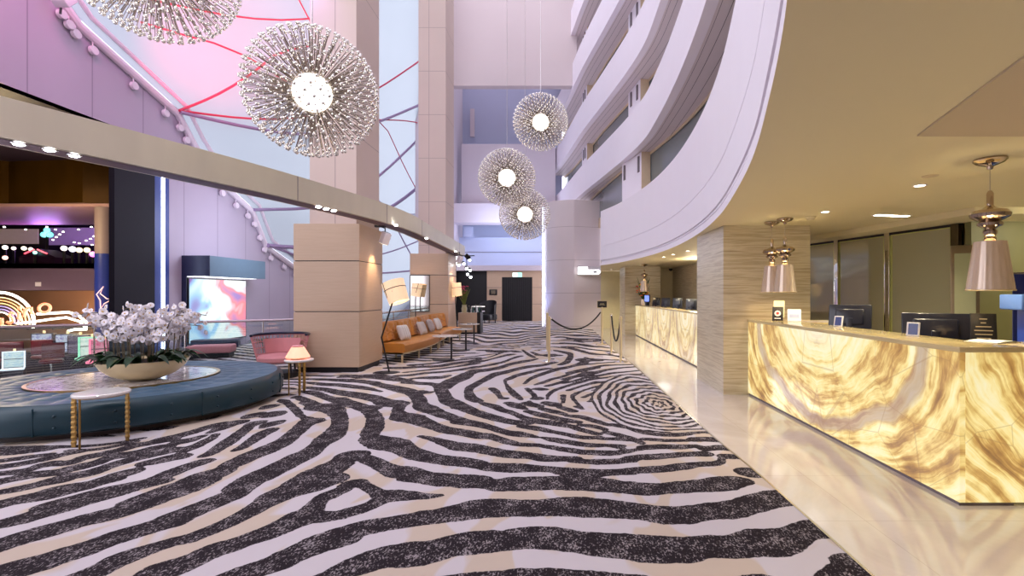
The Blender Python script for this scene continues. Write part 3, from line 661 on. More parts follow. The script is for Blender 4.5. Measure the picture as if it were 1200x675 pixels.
m = MB(); m.box(5.37, 9.0, 6.3, 6.4, 0, 2.46); struct(m.build('wall_office', pm('olive_wall', srgb(112, 108, 70), .5)))
m = MB(); m.box(-12, 10, -3.3, 8.5, 24, 24.3); struct(m.build('ceiling', BACKU))  # unseen roof half, added to keep sky light off the tent's inside
m = MB(); m.box(-9.7, 9.2, -3.3, -3.15, 0, 10); struct(m.build('wall_rear', pm('rear_wall', srgb(206, 196, 190), .6)))  # unseen wall, put in and raised to cut sky light from behind

# ------------------------------------------------------------------ back wall of the atrium
XB = -6.0
m = MB(); m.box(XB, .9, 24.0, 24.4, 11.85, 13.05); struct(m.build('wall_back', BACKU))
m = MB(); m.box(XB, .9, 24.4, 24.8, 13.0, 24); struct(m.build('wall_back', BACKU))
m = MB(); m.box(XB - .2, .2, 29.9, 30.2, 0, 16); struct(m.build('wall_back', BLUEW))
m = MB(); m.box(XB + .3, -.2, 28.3, 28.6, 6.6, 10.3).mat(1); m.box(XB + .55, XB + .8, 29.7, 29.89, 11.2, 12.9); struct(m.build('wall_back', [BACKW, BACKW]))
m = MB(); m.box(XB, -.2, 27.2, 28.3, 5.55, 6.62); struct(m.build('wall_back', BACKW))
m = MB(); m.box(XB - .3, XB + .05, 21.2, 30, 4.5, 24); struct(m.build('wall_back', BACKW))
m = MB(); m.box(XB, -.6, 28.9, 29.0, 3.0, 4.9).mat(1); m.box(XB, -.6, 28.86, 28.9, 4.0, 4.03); m.mat(0); m.box(XB + .4, XB + .9, 28.5, 28.9, 4.9, 5.5); struct(m.build('wall_back', [BLUEW, GROOVE]))
m = MB(); m.box(XB, -.72, 27.0, 28.9, 2.83, 3.12); struct(m.build('trim_2', BACKW))
# oak back wall around the opening and the door
m = MB(); m.box(-4.05, -3.21, 27.2, 27.4, 0, 2.83); m.box(-1.5, -.72, 27.2, 27.4, 0, 2.83); m.box(-3.21, -1.5, 27.2, 27.4, 2.47, 2.83)
m.mat(1)
for z in (.95, 1.88):
    m.box(-4.05, -3.21, 27.19, 27.2, z, z + .015); m.box(-1.5, -.72, 27.19, 27.2, z, z + .015)
struct(m.build('wall_oak', [WOOD, GROOVE], smooth=0))
m = MB(); m.box(-6.0, -4.05, 27.5, 27.6, 0, 2.83); m.box(-6.0, -5.9, 24, 27.5, 0, 2.83); struct(m.build('wall_opening', BLACK))
m = MB(); m.box(-3.21, -1.5, 27.26, 27.34, 0, 2.47); dr = struct(m.build('door_1', BLACK))
m = MB()
for i in range(14): m.box(-3.19 + i * .122, -3.15 + i * .122, 27.235, 27.262, .02, 2.45)
m.build('door_slat', BLACK, dr)
m = MB(); m.tube([(-2.42, 27.2, .9), (-2.42, 27.16, .95), (-2.42, 27.16, 1.25), (-2.42, 27.2, 1.3)], .014, 6); m.build('door_handle', DKGREY, dr)

# ------------------------------------------------------------------ oak clad columns
for (y0, y1, nm) in ((9.24, 10.45, 0), (16.0, 17.25, 1)):
    x0, x1 = (-5.07, -3.81) if nm == 0 else (-4.93, -3.66)
    m = MB(); zz = [0.10, 1.17, 2.14, 2.86]
    for a, b in zip(zz[:-1], zz[1:]): m.box(x0, x1, y0, y1, a + .008, b - .008, .006)
    m.mat(1); m.box(x0 + .02, x1 - .02, y0 + .02, y1 - .02, 0.1, 2.85); m.box(x0 + .05, x1 - .05, y0 + .05, y1 - .05, 0, .1)
    struct(m.build('wall_column', [WOOD, DKGREY], smooth=0))
    m = MB(); m.box(x0 + .25, x1 - .11, y0 + .12, y1 + .1, 2.8, 24); struct(m.build('wall_column', CLAD, smooth=0))

# ------------------------------------------------------------------ left: curved header beam
BEAM = smooth2([(-7.2, .2), (-6.0, 2.1), (-4.92, 4.26), (-4.07, 6.5), (-3.62, 8.1), (-3.34, 9.4), (-3.22, 10.7), (-3.25, 12.1), (-3.37, 15.9), (-3.42, 17.6)])
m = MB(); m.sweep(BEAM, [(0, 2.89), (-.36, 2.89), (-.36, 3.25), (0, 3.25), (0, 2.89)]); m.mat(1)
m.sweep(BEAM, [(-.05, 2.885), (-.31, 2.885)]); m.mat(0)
x, y = BEAM[-1]; m.add([(x, y, 2.89), (x - .36, y, 2.89), (x - .36, y, 3.25), (x, y, 3.25)], [(0, 1, 2, 3)])
for q in BEAM[14:-4:13]: m.mat(1); m.box(q[0] - .003, q[0] + .003, q[1] - .004, q[1] + .004, 2.89, 3.25)
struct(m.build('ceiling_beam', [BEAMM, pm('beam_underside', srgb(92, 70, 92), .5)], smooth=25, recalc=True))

# ------------------------------------------------------------------ left: metal panel wall, tent roof, pipe
XW = -9.5
PIPE = [(6.0, 9.0), (9.13, 7.06), (9.5, 6.75), (11.97, 5.93), (12.53, 5.3), (13.37, 4.62), (14.9, 4.0), (15.6, 2.98), (17.6, 2.3), (24.0, .9)]
m = MB()
up = [(y, z) for y, z in PIPE if y <= 11.7]; zt = float(np.interp(11.6, [p[0] for p in PIPE], [p[1] for p in PIPE]))
poly = [(6.0, 5.1)] + [(11.6, 5.1), (11.6, zt)] + [p for p in up[::-1]]
def yz_prism(m, poly, x0, x1):
    n = len(poly)
    m.add([(x0, y, z) for y, z in poly] + [(x1, y, z) for y, z in poly], [tuple(range(n)), tuple(range(2 * n - 1, n - 1, -1))] + [(i, (i + 1) % n, n + (i + 1) % n, n + i) for i in range(n)])
yz_prism(m, poly, XW, XW - .2)
lo = [(24, 0), (24, .9)] + [p for p in PIPE[::-1] if 11.6 < p[0] < 24] + [(11.6, zt), (11.6, 0)]
yz_prism(m, lo, XW, XW - .2)
struct(m.build('wall_left', PANELW, smooth=0))
pp = spline([(XW + .06, y, z + .05) for y, z in PIPE], 1)
m = MB(); m.tube(pp, .085, 10); m.tube([(p[0] + .12, p[1] + .15, p[2] + .22) for p in pp], .05, 8)
for i in range(1, len(pp) - 1):
    a, b = pp[i], pp[i + 1]
    for t in (.12, .5, .85):
        c = a.lerp(b, t); m.cyl(c + Vector((-.02, 0, -.26)), c + Vector((.05, 0, -.26)), .085, seg=14); m.cyl(c + Vector((0, 0, -.26)), c, .012, seg=6)
struct(m.build('trim_3', PIPEM))
# fabric; its unseen first row is added to shade the left wall
L = [Vector((XW + .12, 1.0, 12.5))] + [Vector((XW + .12, y, z + .12)) for y, z in PIPE]
Rr = [Vector(v) for v in ((-5.0, 11.0, 23), (-5.6, 19.3, 17), (-5.7, 19.9, 14.5), (-5.75, 20.3, 12.8), (-5.9, 21, 10.8), (-6.0, 21.6, 9.4), (-6.15, 22.2, 7.8), (-6.3, 23, 6.2), (-6.5, 24, 4.4), (-6.8, 25, 2.6), (-7.3, 26.5, .0))]
def memb(u, v):
    f = u * (len(L) - 1); i = min(int(f), len(L) - 2); t = f - i
    a = L[i].lerp(L[i + 1], t); b = Rr[i].lerp(Rr[i + 1], t); p = a.lerp(b, v)
    s = math.sin(math.pi * v); p += Vector((.55, -.9, .5)) * s * .9 * (-1)
    p.z -= .35 * math.sin(math.pi * v) * abs(math.sin(math.pi * (f - 1) / 2))
    return p
m = MB(); m.grid(memb, 54, 30); struct(m.build('ceiling_tent', MEMB, smooth=60))
def cable(name, uv, r=.022, mt=None):
    m = MB(); m.tube([memb((u * 9 + 1) / 10, v) + Vector((.05, -.08, -.03)) for u, v in uv], r, 6)
    return struct(m.build(name, mt or CABLER))
def ln(u0, v0, u1, v1, k=14): return [(u0 + (u1 - u0) * i / k, v0 + (v1 - v0) * i / k) for i in range(k + 1)]
U = 1 / 9
PALEC = pm('grey_cable', srgb(150, 130, 165), .5)
for q, (a, mt, r) in enumerate([((3 * U, .0, 1.1 * U, .75), CABLER, .03), ((3 * U, 0, 2.6 * U, 1), CABLER, .03), ((3.05 * U, 0, 3.6 * U, 1), PALEC, .05), ((1.5 * U, .1, 4.2 * U, 1), CABLER, .025), ((.9 * U, 0, 1.0 * U, 1), CABLER, .025), ((6 * U, 0, 4.4 * U, .98), PALEC, .05), ((7 * U, 0, 5.6 * U, .98), PALEC, .07), ((5.2 * U, 0, 6.4 * U, .98), PALEC, .025), ((7 * U, 0, 7.9 * U, 1), PALEC, .04), ((.2 * U, .45, 6 * U, .95), CABLER, .02), ((4.9 * U, .6, 8.4 * U, .98), PALEC, .03), ((6.9 * U, .5, 7.0 * U, 1), PALEC, .03)]):
    cable('trim_%d' % (q + 4), ln(*a), r, mt)
# far low wall under the tent
m = MB(); m.box(-9.5, -6.6, 25.2, 25.4, 0, 1.3); m.box(-9.5, -6.1, 26.6, 26.8, -.01, 1.5); struct(m.build('wall_terrace', pm('terrace_wall', srgb(170, 180, 200), .6)))

# ------------------------------------------------------------------ casino hall beyond the rail
DKP = pm('casino_dark', srgb(30, 20, 40), .5, var=.3, scale=2)
GOLDC = pm('gold_leaf', srgb(96, 66, 20), .22, .7, var=.6, scale=1.4, stretch=(2, 1, .6))
MAUVE = pm('mauve_plaster', srgb(112, 92, 112), .6)
m = MB(); m.box(-24, -17.6, 19.8, 20, -1, 5.2); m.box(-24, -23.8, 4, 20, -1, 5.2); m.prism([(-24, 4), (XW - .01, 4), (XW - .01, 11.6), (-10.4, 11.8), (-17.4, 20), (-24, 20)], 5.1, 5.25); m.box(-24, XW - .21, 3.8, 4, -1, 5.2)
m.prism([(XW - .21, 11.6), (-10.4, 11.6), (-17.6, 19.9), (-17.45, 20.0), (-10.3, 11.75), (XW - .21, 11.75)], -.75, 5.1); struct(m.build('wall_casino', DKP))  # unseen diagonal side, shaped so sky light reaches the tent's back
m = MB(); m.box(-24, XW, 4, 20, -.75, -.6); struct(m.build('floor', pm('casino_floor', srgb(60, 25, 35), .4, var=.5, scale=3)))
m = MB()
xs = [-20, -15.6, -14.9, -12.7, -12.0, -11.4]; ys = [13.4, 12.6, 13.1, 12.9, 13.5, 12.85]
m.sweep(list(zip(xs, ys)), [(0, 3.95), (0, 5.1)]); m.sweep(list(zip(xs, ys)), [(0, 3.95), (-.5, 3.95)])
struct(m.build('ceiling_casino', GOLDC, smooth=0))
m = MB(); m.prism([(-20, 13.0), (-11.5, 13.0), (-14.4, 16.4), (-20, 16.4)], 3.86, 3.94); struct(m.build('ceiling_casino', pm('pink_soffit', srgb(190, 150, 150), .5)))
m = MB(); m.box(-24, -12.4, 14, 17.5, 2.25, 2.4); m.box(-24, -12.4, 14, 14.15, 1.62, 2.4); struct(m.build('wall_mezzanine', MAUVE))
m = MB(); m.box(-24, -13.8, 15.5, 15.6, -.6, 1.62); struct(m.build('wall_casino', pm('gold_wall', srgb(190, 150, 118), .5, 0, var=.2, scale=1)))
m = MB(); m.cyl((-12.35, 13.2, -.6), (-12.35, 13.2, 2.6), .235, seg=28).mat(1); m.cyl((-12.35, 13.2, 2.6), (-12.35, 13.2, 3.86), .235, seg=28)
struct(m.build('wall_casino_column', [pm('blue_poster', srgb(40, 60, 150), .4, var=.25, scale=3), pm('beige_column', srgb(160, 140, 140), .5)]))
# dark pier at the end of the opening, with its light line
m = MB(); m.box(XW - .10, XW + .02, 10.32, 11.35, -.6, 5.1); struct(m.build('wall_pier', pm('black_pier', srgb(18, 17, 30), .75, var=.1)))
m = MB(); m.box(XW - .2, XW + .01, 11.35, 11.55, 0, 5.1); m.box(XW - .2, XW + .01, 11.64, 11.78, 0, 5.1); m.box(XW - .25, XW - .06, 11.54, 11.65, 0, 5.1); struct(m.build('wall_pier', pm('blue_pier', srgb(60, 76, 140), .4)))
m = MB(); m.box(XW + .003, XW + .03, 11.56, 11.63, 0, 5.05); tag(m.build('led_strip', LEDB), 'tall white light line set in the dark blue pier', 'light strip')
# ------------------------------------------------------------------ chandeliers
CRYS = pm('crystal_bead', (.86, .84, .80), .05, 1.0, var=.04)
ROD = pm('chandelier_rod', (.42, .36, .31), .22, 1.0, var=.1)
CORE = emit('chandelier_core', (1.0, .97, .88), 6)
NR = 640
DIRS = []
for i in range(NR):
    z = 1 - 2 * (i + .5) / NR; a = i * math.pi * (3 - 5 ** .5); q = math.sqrt(1 - z * z); DIRS.append(Vector((q * math.cos(a), q * math.sin(a), z)))
def rod_geo(m, dr, rr=.79):
    x = dr.orthogonal().normalized(); q = Matrix((x, dr.cross(x), dr)).transposed().to_4x4(); st = len(m.v)
    m.mat(0).cyl((0, 0, .24), (0, 0, rr - .02), .0046, .0038, 4, cap=False)
    m.mat(1).sphere((0, 0, rr), .0225, 8, 6); m.sphere((0, 0, rr * .70), .013, 6, 4)
    return m.xf(q, st)
mr = MB(); rod_geo(mr, Vector((0, 0, 1))); proto_rod = None
def chandelier(loc, label, top, scale=1.0):
    global proto_rod
    t = thing('chandelier', label, 'chandelier', loc, 0, 'crystal globe chandeliers'); t.scale = (scale,) * 3
    m = MB(); m.sphere((0, 0, 0), .235, 28, 18); m.build('lamp_core', CORE, t)
    m = MB(); m.sphere((0, 0, 0), .10, 12, 8).mat(0)
    for d in DIRS[::14]: m.cyl(d * .1, d * .30, .006, seg=5)
    m.build('hub', CHROME, t)
    m = MB(); m.cyl((0, 0, .2), (0, 0, (top - loc[2]) / scale), .006, seg=6); m.build('cable', STEEL, t)
    m = MB(); m.cyl((0, 0, (top - loc[2]) / scale - .02), (0, 0, (top - loc[2]) / scale + .05), .12, .14, 20); m.build('ceiling_canopy', CHROME, t)
    view = (Vector((0, 0, 1.5)) - Vector(loc)).normalized()
    order = sorted(range(NR), key=lambda i: -DIRS[i].dot(view))
    near = order[:100]; rest = order[100:]
    for i in near:
        if proto_rod is None: proto_rod = mr.build('crystal_rod', [ROD, CRYS], t); o = proto_rod
        else: o = proto_rod.copy(); COL.objects.link(o); o.parent = t
        o.rotation_mode = 'QUATERNION'; o.rotation_quaternion = Vector((0, 0, 1)).rotation_difference(DIRS[i])
    m = MB()
    for i in rest: rod_geo(m, DIRS[i])
    o = m.build('crystal_rods', [ROD, CRYS], t, recalc=False); o['kind'] = 'stuff'
    l = light('POINT', 'chandelier_lamp', loc, 70 * scale, (1, .90, .76), .24)
    return t
chandelier((-3.18, 6.24, 4.10), 'huge crystal globe chandelier in front of the nearer plaster column', 22)
chandelier((-4.36, 5.22, 5.10), 'huge crystal globe chandelier highest over the round teal ottoman', 22)
chandelier((-.53, 14.0, 6.48), 'small looking crystal globe chandelier highest of the far trio', 22)
chandelier((-1.45, 13.5, 4.75), 'crystal globe chandelier in the far trio nearest the plaster column', 22)
chandelier((-1.06, 15.1, 4.0), 'crystal globe chandelier lowest of the far trio', 22)

# ------------------------------------------------------------------ reception counters
def counter(name, label, y0, y1, front, end, endface):
    t = thing(name, label, 'reception counter', (2.83, y0, 0))
    L_ = y1 - y0
    m = MB(); m.box(0, .04, 0, L_, .03, 1.09); m.build('front_panel', front, t)
    if endface:
        m = MB(); m.box(.042, 1.6, 0, .04, .03, 1.09); m.build('end_panel', end, t)
    wd = .46 if endface else .30
    m = MB(); m.box(-.012, wd, -.012, L_, 1.09, 1.13, .006)
    if endface: m.box(.46, 1.6, -.012, .40, 1.09, 1.13, .006)
    m.build('countertop', TOPM, t)
    m = MB(); m.box(.05, wd - .06, .05, L_, .03, 1.085)
    if endface: m.box(.05, 1.6, .05, .36, .03, 1.085)
    m.build('carcass', DKWOOD, t)
    m = MB(); m.box(wd - .06, 1.05, .45 if endface else .05, L_, .70, .74); m.build('work_shelf', DKWOOD, t)
    m = MB(); m.box(.015, wd - .06, .02, L_, 0, .03); m.build('plinth', GROOVE, t)
    return t
TOPM = pm('onyx_worktop', srgb(206, 186, 138), .15, 0, var=.2, scale=3, coat=.4)
DKWOOD = pm('counter_carcass', srgb(70, 50, 36), .5)
c1 = counter('reception_counter', 'glowing onyx reception counter nearest the camera with a corner end', 3.416, 7.235, ONYXN, ONYXE, True)
m = MB(); m.box(.05, 1.15, 3.74, 3.80, .8, 1.10); m.box(.46, 1.15, 3.6, 3.8, 1.09, 1.12); m.build('return_panel', ONYXN, c1)
c2 = counter('reception_counter', 'glowing onyx reception counter further away between the two stone piers', 8.9, 17.88, ONYXF, ONYXE, False)

# monitors
MONB = pm('monitor_shell', srgb(24, 26, 40), .3, coat=.2); MONS = emit('monitor_screen', srgb(120, 150, 210), .6, (.02, .02, .03))
def monitor(label, loc, rz, w=.46, h=.30, tall=.18):
    t = thing('computer_monitor', label, 'monitor', loc, rz, 'monitors on the reception desks')
    st = tall
    rot = Matrix.Translation((0, 0, st + h / 2)) @ Matrix.Rotation(rad(-14), 4, 'X')
    m = MB(); m.box(-w / 2, w / 2, -.018, .018, -h / 2, h / 2, .008); m.box(-w * .33, w * .33, -.05, -.017, -h * .36, h * .3, .02); m.xf(rot); m.build('shell', MONB, t)
    m = MB(); m.box(-w / 2 + .015, w / 2 - .015, .0185, .0195, -h / 2 + .02, h / 2 - .015); m.xf(rot); m.build('screen', MONS, t)
    m = MB(); m.box(-.035, .035, -.075, -.045, .01, st + h * .45, .006); m.build('stand', MONB, t)
    m = MB(); m.box(-.12, .12, -.16, .06, 0, .014, .005); m.build('foot', MONB, t)
    return t
monitor('black monitor on the near desk beside the brochure holders', (3.62, 6.02, .743), rad(-38), .46, .30, .33)
monitor('black blue-lit monitor on the near desk beside the standing notice', (3.56, 4.58, .743), rad(-32), .52, .30, .28)
for (x, y, l, a) in ((3.36, 16.7, 'black monitor on the far desk nearest the flower arrangement', 60), (3.36, 15.2, 'black monitor on the far desk, second from the flower arrangement', 55), (3.35, 13.65, 'black monitor on the far desk, third from the flower arrangement', 55), (3.34, 12.2, 'black monitor on the far desk nearest the stone pier', 50)):
    monitor(l, (x, y, .743), rad(-a * .5), .27, .28, .37)
m = MB(); m.box(-.16, .16, -.02, .02, .1, .36, .01); m.mat(1); m.box(-.14, .14, -.024, -.02, .13, .33); m.mat(0); m.box(-.05, .05, -.05, .05, 0, .1)
tag(m.build('computer_monitor', [MONB, emit('blue_screen', srgb(110, 130, 220), 1.2, (.02, .02, .04))], None, (2.98, 16.3, 1.13), rad(-70)), 'small lit blue screen on the far counter beside the flowers', 'monitor')
# card terminals (white framed) on the counter
def terminal(label, loc, rz):
    t = thing('card_terminal', label, 'card terminal', loc, rz, 'card terminals on the counter')
    m = MB(); m.box(-.05, .05, -.006, .006, 0, .125, .004).xf(Matrix.Rotation(rad(-12), 4, 'X')); m.build('frame', pm('terminal_white', srgb(226, 222, 226), .3), t)
    m = MB(); m.box(-.036, .036, -.0075, -.0062, .014, .112).xf(Matrix.Rotation(rad(-12), 4, 'X')); m.build('screen', pm('terminal_blue', srgb(60, 70, 130), .2), t)
terminal('small white framed terminal in front of the monitor by the brochures', (3.2, 5.55, 1.13), rad(-60))
terminal('small white framed terminal in front of the blue-lit monitor', (3.13, 4.28, 1.13), rad(-52))
# leaflets
t = thing('brochure_holder', 'black brochure stand with white leaflet sticking out on the counter', 'brochure holder', (3.1, 6.86, 1.13), rad(-28))
m = MB(); m.box(-.07, .07, -.01, .01, 0, .2, .004).xf(Matrix.Rotation(rad(-16), 4, 'X')); m.build('holder', BLACK, t)
m = MB(); m.box(-.055, .085, .012, .02, .05, .29).xf(Matrix.Rotation(rad(-14), 4, 'X')); m.build('leaflet', pm('leaflet_cream', srgb(236, 224, 190), .6), t)
m = MB(); m.cyl((0, -.012, .10), (0, -.02, .10), .042, seg=20); m.box(-.04, .04, -.016, -.011, .022, .034).xf(Matrix.Rotation(rad(-16), 4, 'X')); m.build('round_emblem', pm('emblem_white', srgb(230, 226, 226), .5), t)
m = MB(); m.cyl((0, -.02, .10), (0, -.022, .10), .02, seg=16).xf(Matrix.Rotation(rad(-16), 4, 'X')); m.build('emblem_dot', pm('emblem_red', srgb(190, 60, 50), .5), t)
t = thing('brochure_holder', 'clear acrylic stand holding a pale blue card on the counter', 'brochure holder', (3.22, 6.62, 1.13), rad(-25))
m = MB(); m.box(-.085, .085, -.004, .004, 0, .17, .002).xf(Matrix.Rotation(rad(-14), 4, 'X')); m.build('card', pm('pale_card', srgb(222, 228, 244), .4), t)
m = MB(); m.box(-.06, .06, -.0055, -.0045, .05, .10).xf(Matrix.Rotation(rad(-14), 4, 'X')); m.build('printed_band', pm('print_blue', srgb(170, 180, 214), .4), t)
t = thing('notice_stand', 'black notice with gold lettering standing on the near counter', 'notice', (3.5, 3.98, .984), rad(-30))
m = MB(); m.box(-.085, .085, -.004, .004, 0, .36, .002).xf(Matrix.Rotation(rad(-8), 4, 'X')); m.build('board', BLACK, t)
m = MB()
for k, w in enumerate((.05, .035, .10, .12, .11, .09, .12, .10, .06)): m.box(-w / 2, w / 2, -.0055, -.0045, .31 - k * .032, .318 - k * .032)
m.xf(Matrix.Rotation(rad(-8), 4, 'X')); m.build('lettering', GOLD, t)
m = MB(); m.box(-.07, .07, -.05, .06, -.02, .004); m.box(-.05, .05, .05, .06, -.24, 0); m.build('foot', GOLD, t)
m = MB()
m.grid(lambda u, v: (-.15 + .3 * u, -.11 + .22 * v, .004 + .012 * math.sin(u * 3.1) + .002 * math.sin(v * 5)), 10, 6); m.box(-.15, .15, -.11, .11, 0, .004)
tag(m.build('paper_sheet', pm('white_paper', srgb(240, 238, 232), .6), None, (3.36, 3.75, 1.131), rad(20)), 'loose white paper lying on the near counter', 'paper')

# blue kiosk and the dark blue banner behind the near desk
t = thing('display_kiosk', 'bright blue display stand with a pale blue box head behind the near counter', 'kiosk', (4.35, 4.35, 0), rad(-20))
BL = pm('kiosk_blue', srgb(40, 70, 170), .35); BL2 = pm('kiosk_pale_blue', srgb(112, 150, 224), .35)
m = MB(); m.box(-.12, .26, -.15, .15, 0, 1.36, .01); m.build('body', BL, t)
m = MB(); m.box(-.24, .26, -.2, .18, 1.36, 1.50, .012); m.build('head_box', BL2, t)
t = thing('pull_up_banner', 'dark blue banner standing by the olive wall behind the near counter', 'banner', (5.3, 5.2, 0), rad(-15))
m = MB(); m.box(-.35, .35, -.006, .006, .06, 1.72); m.build('sheet', pm('banner_navy', srgb(26, 40, 110), .5), t)
m = MB(); m.box(-.36, .36, -.05, .05, 0, .06, .01); m.box(-.36, .36, -.012, .012, 1.72, 1.74); m.build('stand', STEEL, t)
m = MB(); m.tube([(-.2 + .03 * k, -.012, 1.5 + .02 * math.sin(k * 1.7)) for k in range(10)], .004, 5); m.build('script_lettering', BL2, t)

# pendants
SILK = pm('pleated_silver_shade', srgb(190, 172, 158), .24, .42, (1, .62, .36), .05, var=.22, scale=30, stretch=(3, 3, .05))
def pendant(label, x, y, zs=1.53):
    t = thing('pendant_lamp', label, 'pendant lamp', (x, y, 0), 0, 'silver shaded pendants over the counters')
    n = 40
    def sh(u, v):
        a = u * 2 * math.pi; r = .145 + (.098 - .145) * v; r *= 1 + .012 * math.cos(a * 20); return (r * math.cos(a), r * math.sin(a), zs + .37 * v)
    m = MB(); m.grid(sh, 80, 4, True); m.build('lamp_shade', SILK, t)
    m = MB(); m.lathe([(.146, zs - .003), (.149, zs), (.149, zs + .006), (.145, zs + .008), (.143, zs)], seg=32); m.build('shade_rim', GOLD, t)
    pr = [(.0001, 0), (.035, 0), (.04, .02), (.03, .035), (.04, .05), (.045, .075), (.03, .09), (.05, .105), (.075, .115), (.08, .135), (.06, .15), (.085, .16), (.118, .18), (.125, .205), (.105, .23), (.05, .245), (.03, .26), (.022, .27), (.022, .36), (.012, .38), (.0001, .385)]
    m = MB(); m.lathe([(r, zs + .375 + z) for r, z in pr], seg=28); m.build('turned_body', BRONZE, t)
    m = MB(); m.cyl((0, 0, zs + .75), (0, 0, ZC - .05), .0035, seg=6); m.build('cable', STEEL, t)
    m = MB(); m.lathe([(.0001, -.085), (.018, -.08), (.022, -.06), (.05, -.05), (.085, -.035), (.105, -.015), (.1, -.001), (.0001, -.001)], (0, 0, ZC), 28); m.build('ceiling_canopy', BRONZE, t)
    m = MB(); m.sphere((0, 0, zs + .16), .04, 12, 8); m.build('bulb', emit('pendant_bulb', (1, .8, .5), 10), t)
    light('POINT', 'pendant_light', (x, y, zs + .16), 7, (1, .86, .50), .07)
pendant('silver pleated pendant lamp nearest the camera over the counter corner', 3.27, 3.67)
pendant('silver pleated pendant nearer the stone pier of the close pair', 3.02, 6.86)
pendant('silver pleated pendant in the close pair, the one further from the pier', 3.06, 6.55)
pendant('silver pendant hanging over the far counter beside the flower arrangement', 2.93, 16.6, 1.6)

# flowers on the far counter
t = thing('flower_arrangement', 'orange, yellow and red flower arrangement at the end of the far counter', 'flowers', (3.0, 17.2, 1.13))
m = MB(); m.lathe([(.0001, 0), (.07, 0), (.09, .08), (.075, .18), (.085, .2), (.07, .2), (.06, .02)], seg=20); m.build('vase', pm('vase_white', srgb(230, 226, 220), .2), t)
for cc, n, nm in ((srgb(236, 120, 40), 16, 'orange_blossom'), (srgb(240, 200, 60), 14, 'yellow_blossom'), (srgb(200, 50, 60), 12, 'red_blossom')):
    mt = pm(nm + '_petals', cc, .6)
    for k in range(n):
        a = R.uniform(0, 6.28); e = R.uniform(.05, 1); rr = .28 * math.sqrt(R.random()); c = (rr * math.cos(a), rr * math.sin(a), .28 + e * .55 * (1.15 - rr * 1.5))
        m = MB()
        for q in range(5):
            b = q * 1.257 + a; m.sphere((c[0] + .022 * math.cos(b), c[1] + .022 * math.sin(b), c[2]), .024, 6, 4, .6)
        m.sphere(c, .016, 6, 4); m.build('blossom', mt, t)
m = MB()
for k in range(30):
    a = R.uniform(0, 6.28); l = R.uniform(.25, .85); m.tube([(0, 0, .15), (.1 * math.cos(a), .1 * math.sin(a), .15 + l * .6), (.24 * math.cos(a), .24 * math.sin(a), .15 + l)], [.004, .018, .003], 5)
m.build('foliage', pm('dark_leaf', srgb(50, 80, 40), .5), t)

# glass partition behind the near desk
dv = (pb - pa); LN = dv.length; az = math.atan2(dv.y, dv.x)
mull = [0.0]; 
def tpar(r):   # ratio x/y -> distance along partition
    s = (r * pa.y - pa.x) / (dv.x - r * dv.y); return s * LN
ml = [tpar(.5755), tpar(.681), tpar(.822)]
ends = [0.0] + ml
base = thing('glass_partition', 'olive glass partition with mirrored posts behind the near desk', 'partition', (pa.x, pa.y, 0), az)
for a, b in zip(ends[:-1], ends[1:]):
    m = MB(); m.box(a + .07, b - .07, -.01, .01, .06, 2.40); g = m.build('glass_panel', DKGLASS, base)
    m = MB(); m.box(a + .05, a + .078, -.014, .014, .06, 2.40); m.box(b - .078, b - .05, -.014, .014, .06, 2.40); m.box(a + .055, b - .055, -.014, .014, 2.40, 2.415); m.build('painted_edge_glow', PALEG, g)
for k in ml[:2]:
    m = MB(); m.box(k - .045, k + .045, -.04, .04, 0, 2.45, .005); m.build('mirrored_post', CHROME, base)
m = MB(); m.box(ml[2] - .05, ml[2] + .06, -.05, .05, 0, 2.45, .005); m.build('corner_post', pm('post_bronze', srgb(90, 80, 60), .25, .6), base)
m = MB(); m.box(0, ml[2] + .06, -.03, .03, 2.415, 2.45); m.box(0, ml[2] + .06, -.03, .03, 0, .06); m.build('head_rail', DKGREY, base)
t = thing('brochure_rack', 'upright chrome framed rack against the corner of the glass partition', 'rack', (4.95, 5.9, 0), rad(-35))
m = MB(); m.box(-.14, .14, -.02, .02, .02, 2.1, .01); m.build('frame', pm('rack_bronze', srgb(120, 104, 80), .3, .5), t)
m = MB(); m.box(-.10, .10, -.026, -.02, .1, 2.0); m.build('backlit_panel', emit('rack_glow', srgb(150, 146, 90), .12, (.22, .21, .12)), t)

# ceiling fixtures of the reception
def downlight(label, x, y, z=ZC, on=True, e=28):
    t = thing('ceiling_downlight', label, 'downlight', (x, y, z), 0, 'recessed downlights of the low ceiling')
    m = MB(); m.lathe([(.058, -.001), (.058, -.008), (.045, -.008), (.042, -.001)], seg=20); m.build('trim_ring', WHITE, t)
    m = MB(); m.cyl((0, 0, -.004), (0, 0, -.002), .042, seg=18); m.build('lamp', WARMLED, t)
    if on: light('SPOT', 'downlight_beam', (x, y, z - .03), e, (1, .87, .58), .05, (x, y, 0), 105, .7)
def ceil_xy(px, py, z=ZC): d = (z - EYE) * F / (VY - py); return (px - VX) / F * d, d
for (px, py, l) in ((1078, 217, 'recessed downlight nearest the near pendant'), (967, 248, 'recessed downlight above the pair of pendants')):
    x, y = ceil_xy(px, py); downlight(l, x, y, e=95 if px > 1000 else 18)
for (px, py, l) in ((778, 301, 'recessed downlight above the far counter nearest its flowers'), (789, 298, 'recessed downlight above the middle of the far counter'), (806, 294, 'recessed downlight above the far counter nearest the pier')):
    x, y = ceil_xy(px, py); downlight(l, x, y, e=90)
x, y = ceil_xy(1045, 252, 2.45)
t = thing('ceiling_downlight', 'long bright double slot light in the ceiling by the partition', 'downlight', (x, y, 2.45), rad(12))
m = MB(); m.box(-.24, .24, -.05, .05, -.008, -.001); m.build('slot_frame', WHITE, t)
m = MB(); m.box(-.22, -.01, -.035, .035, -.012, -.008); m.box(.01, .22, -.035, .035, -.012, -.008); m.build('lamp', WARMLED, t)
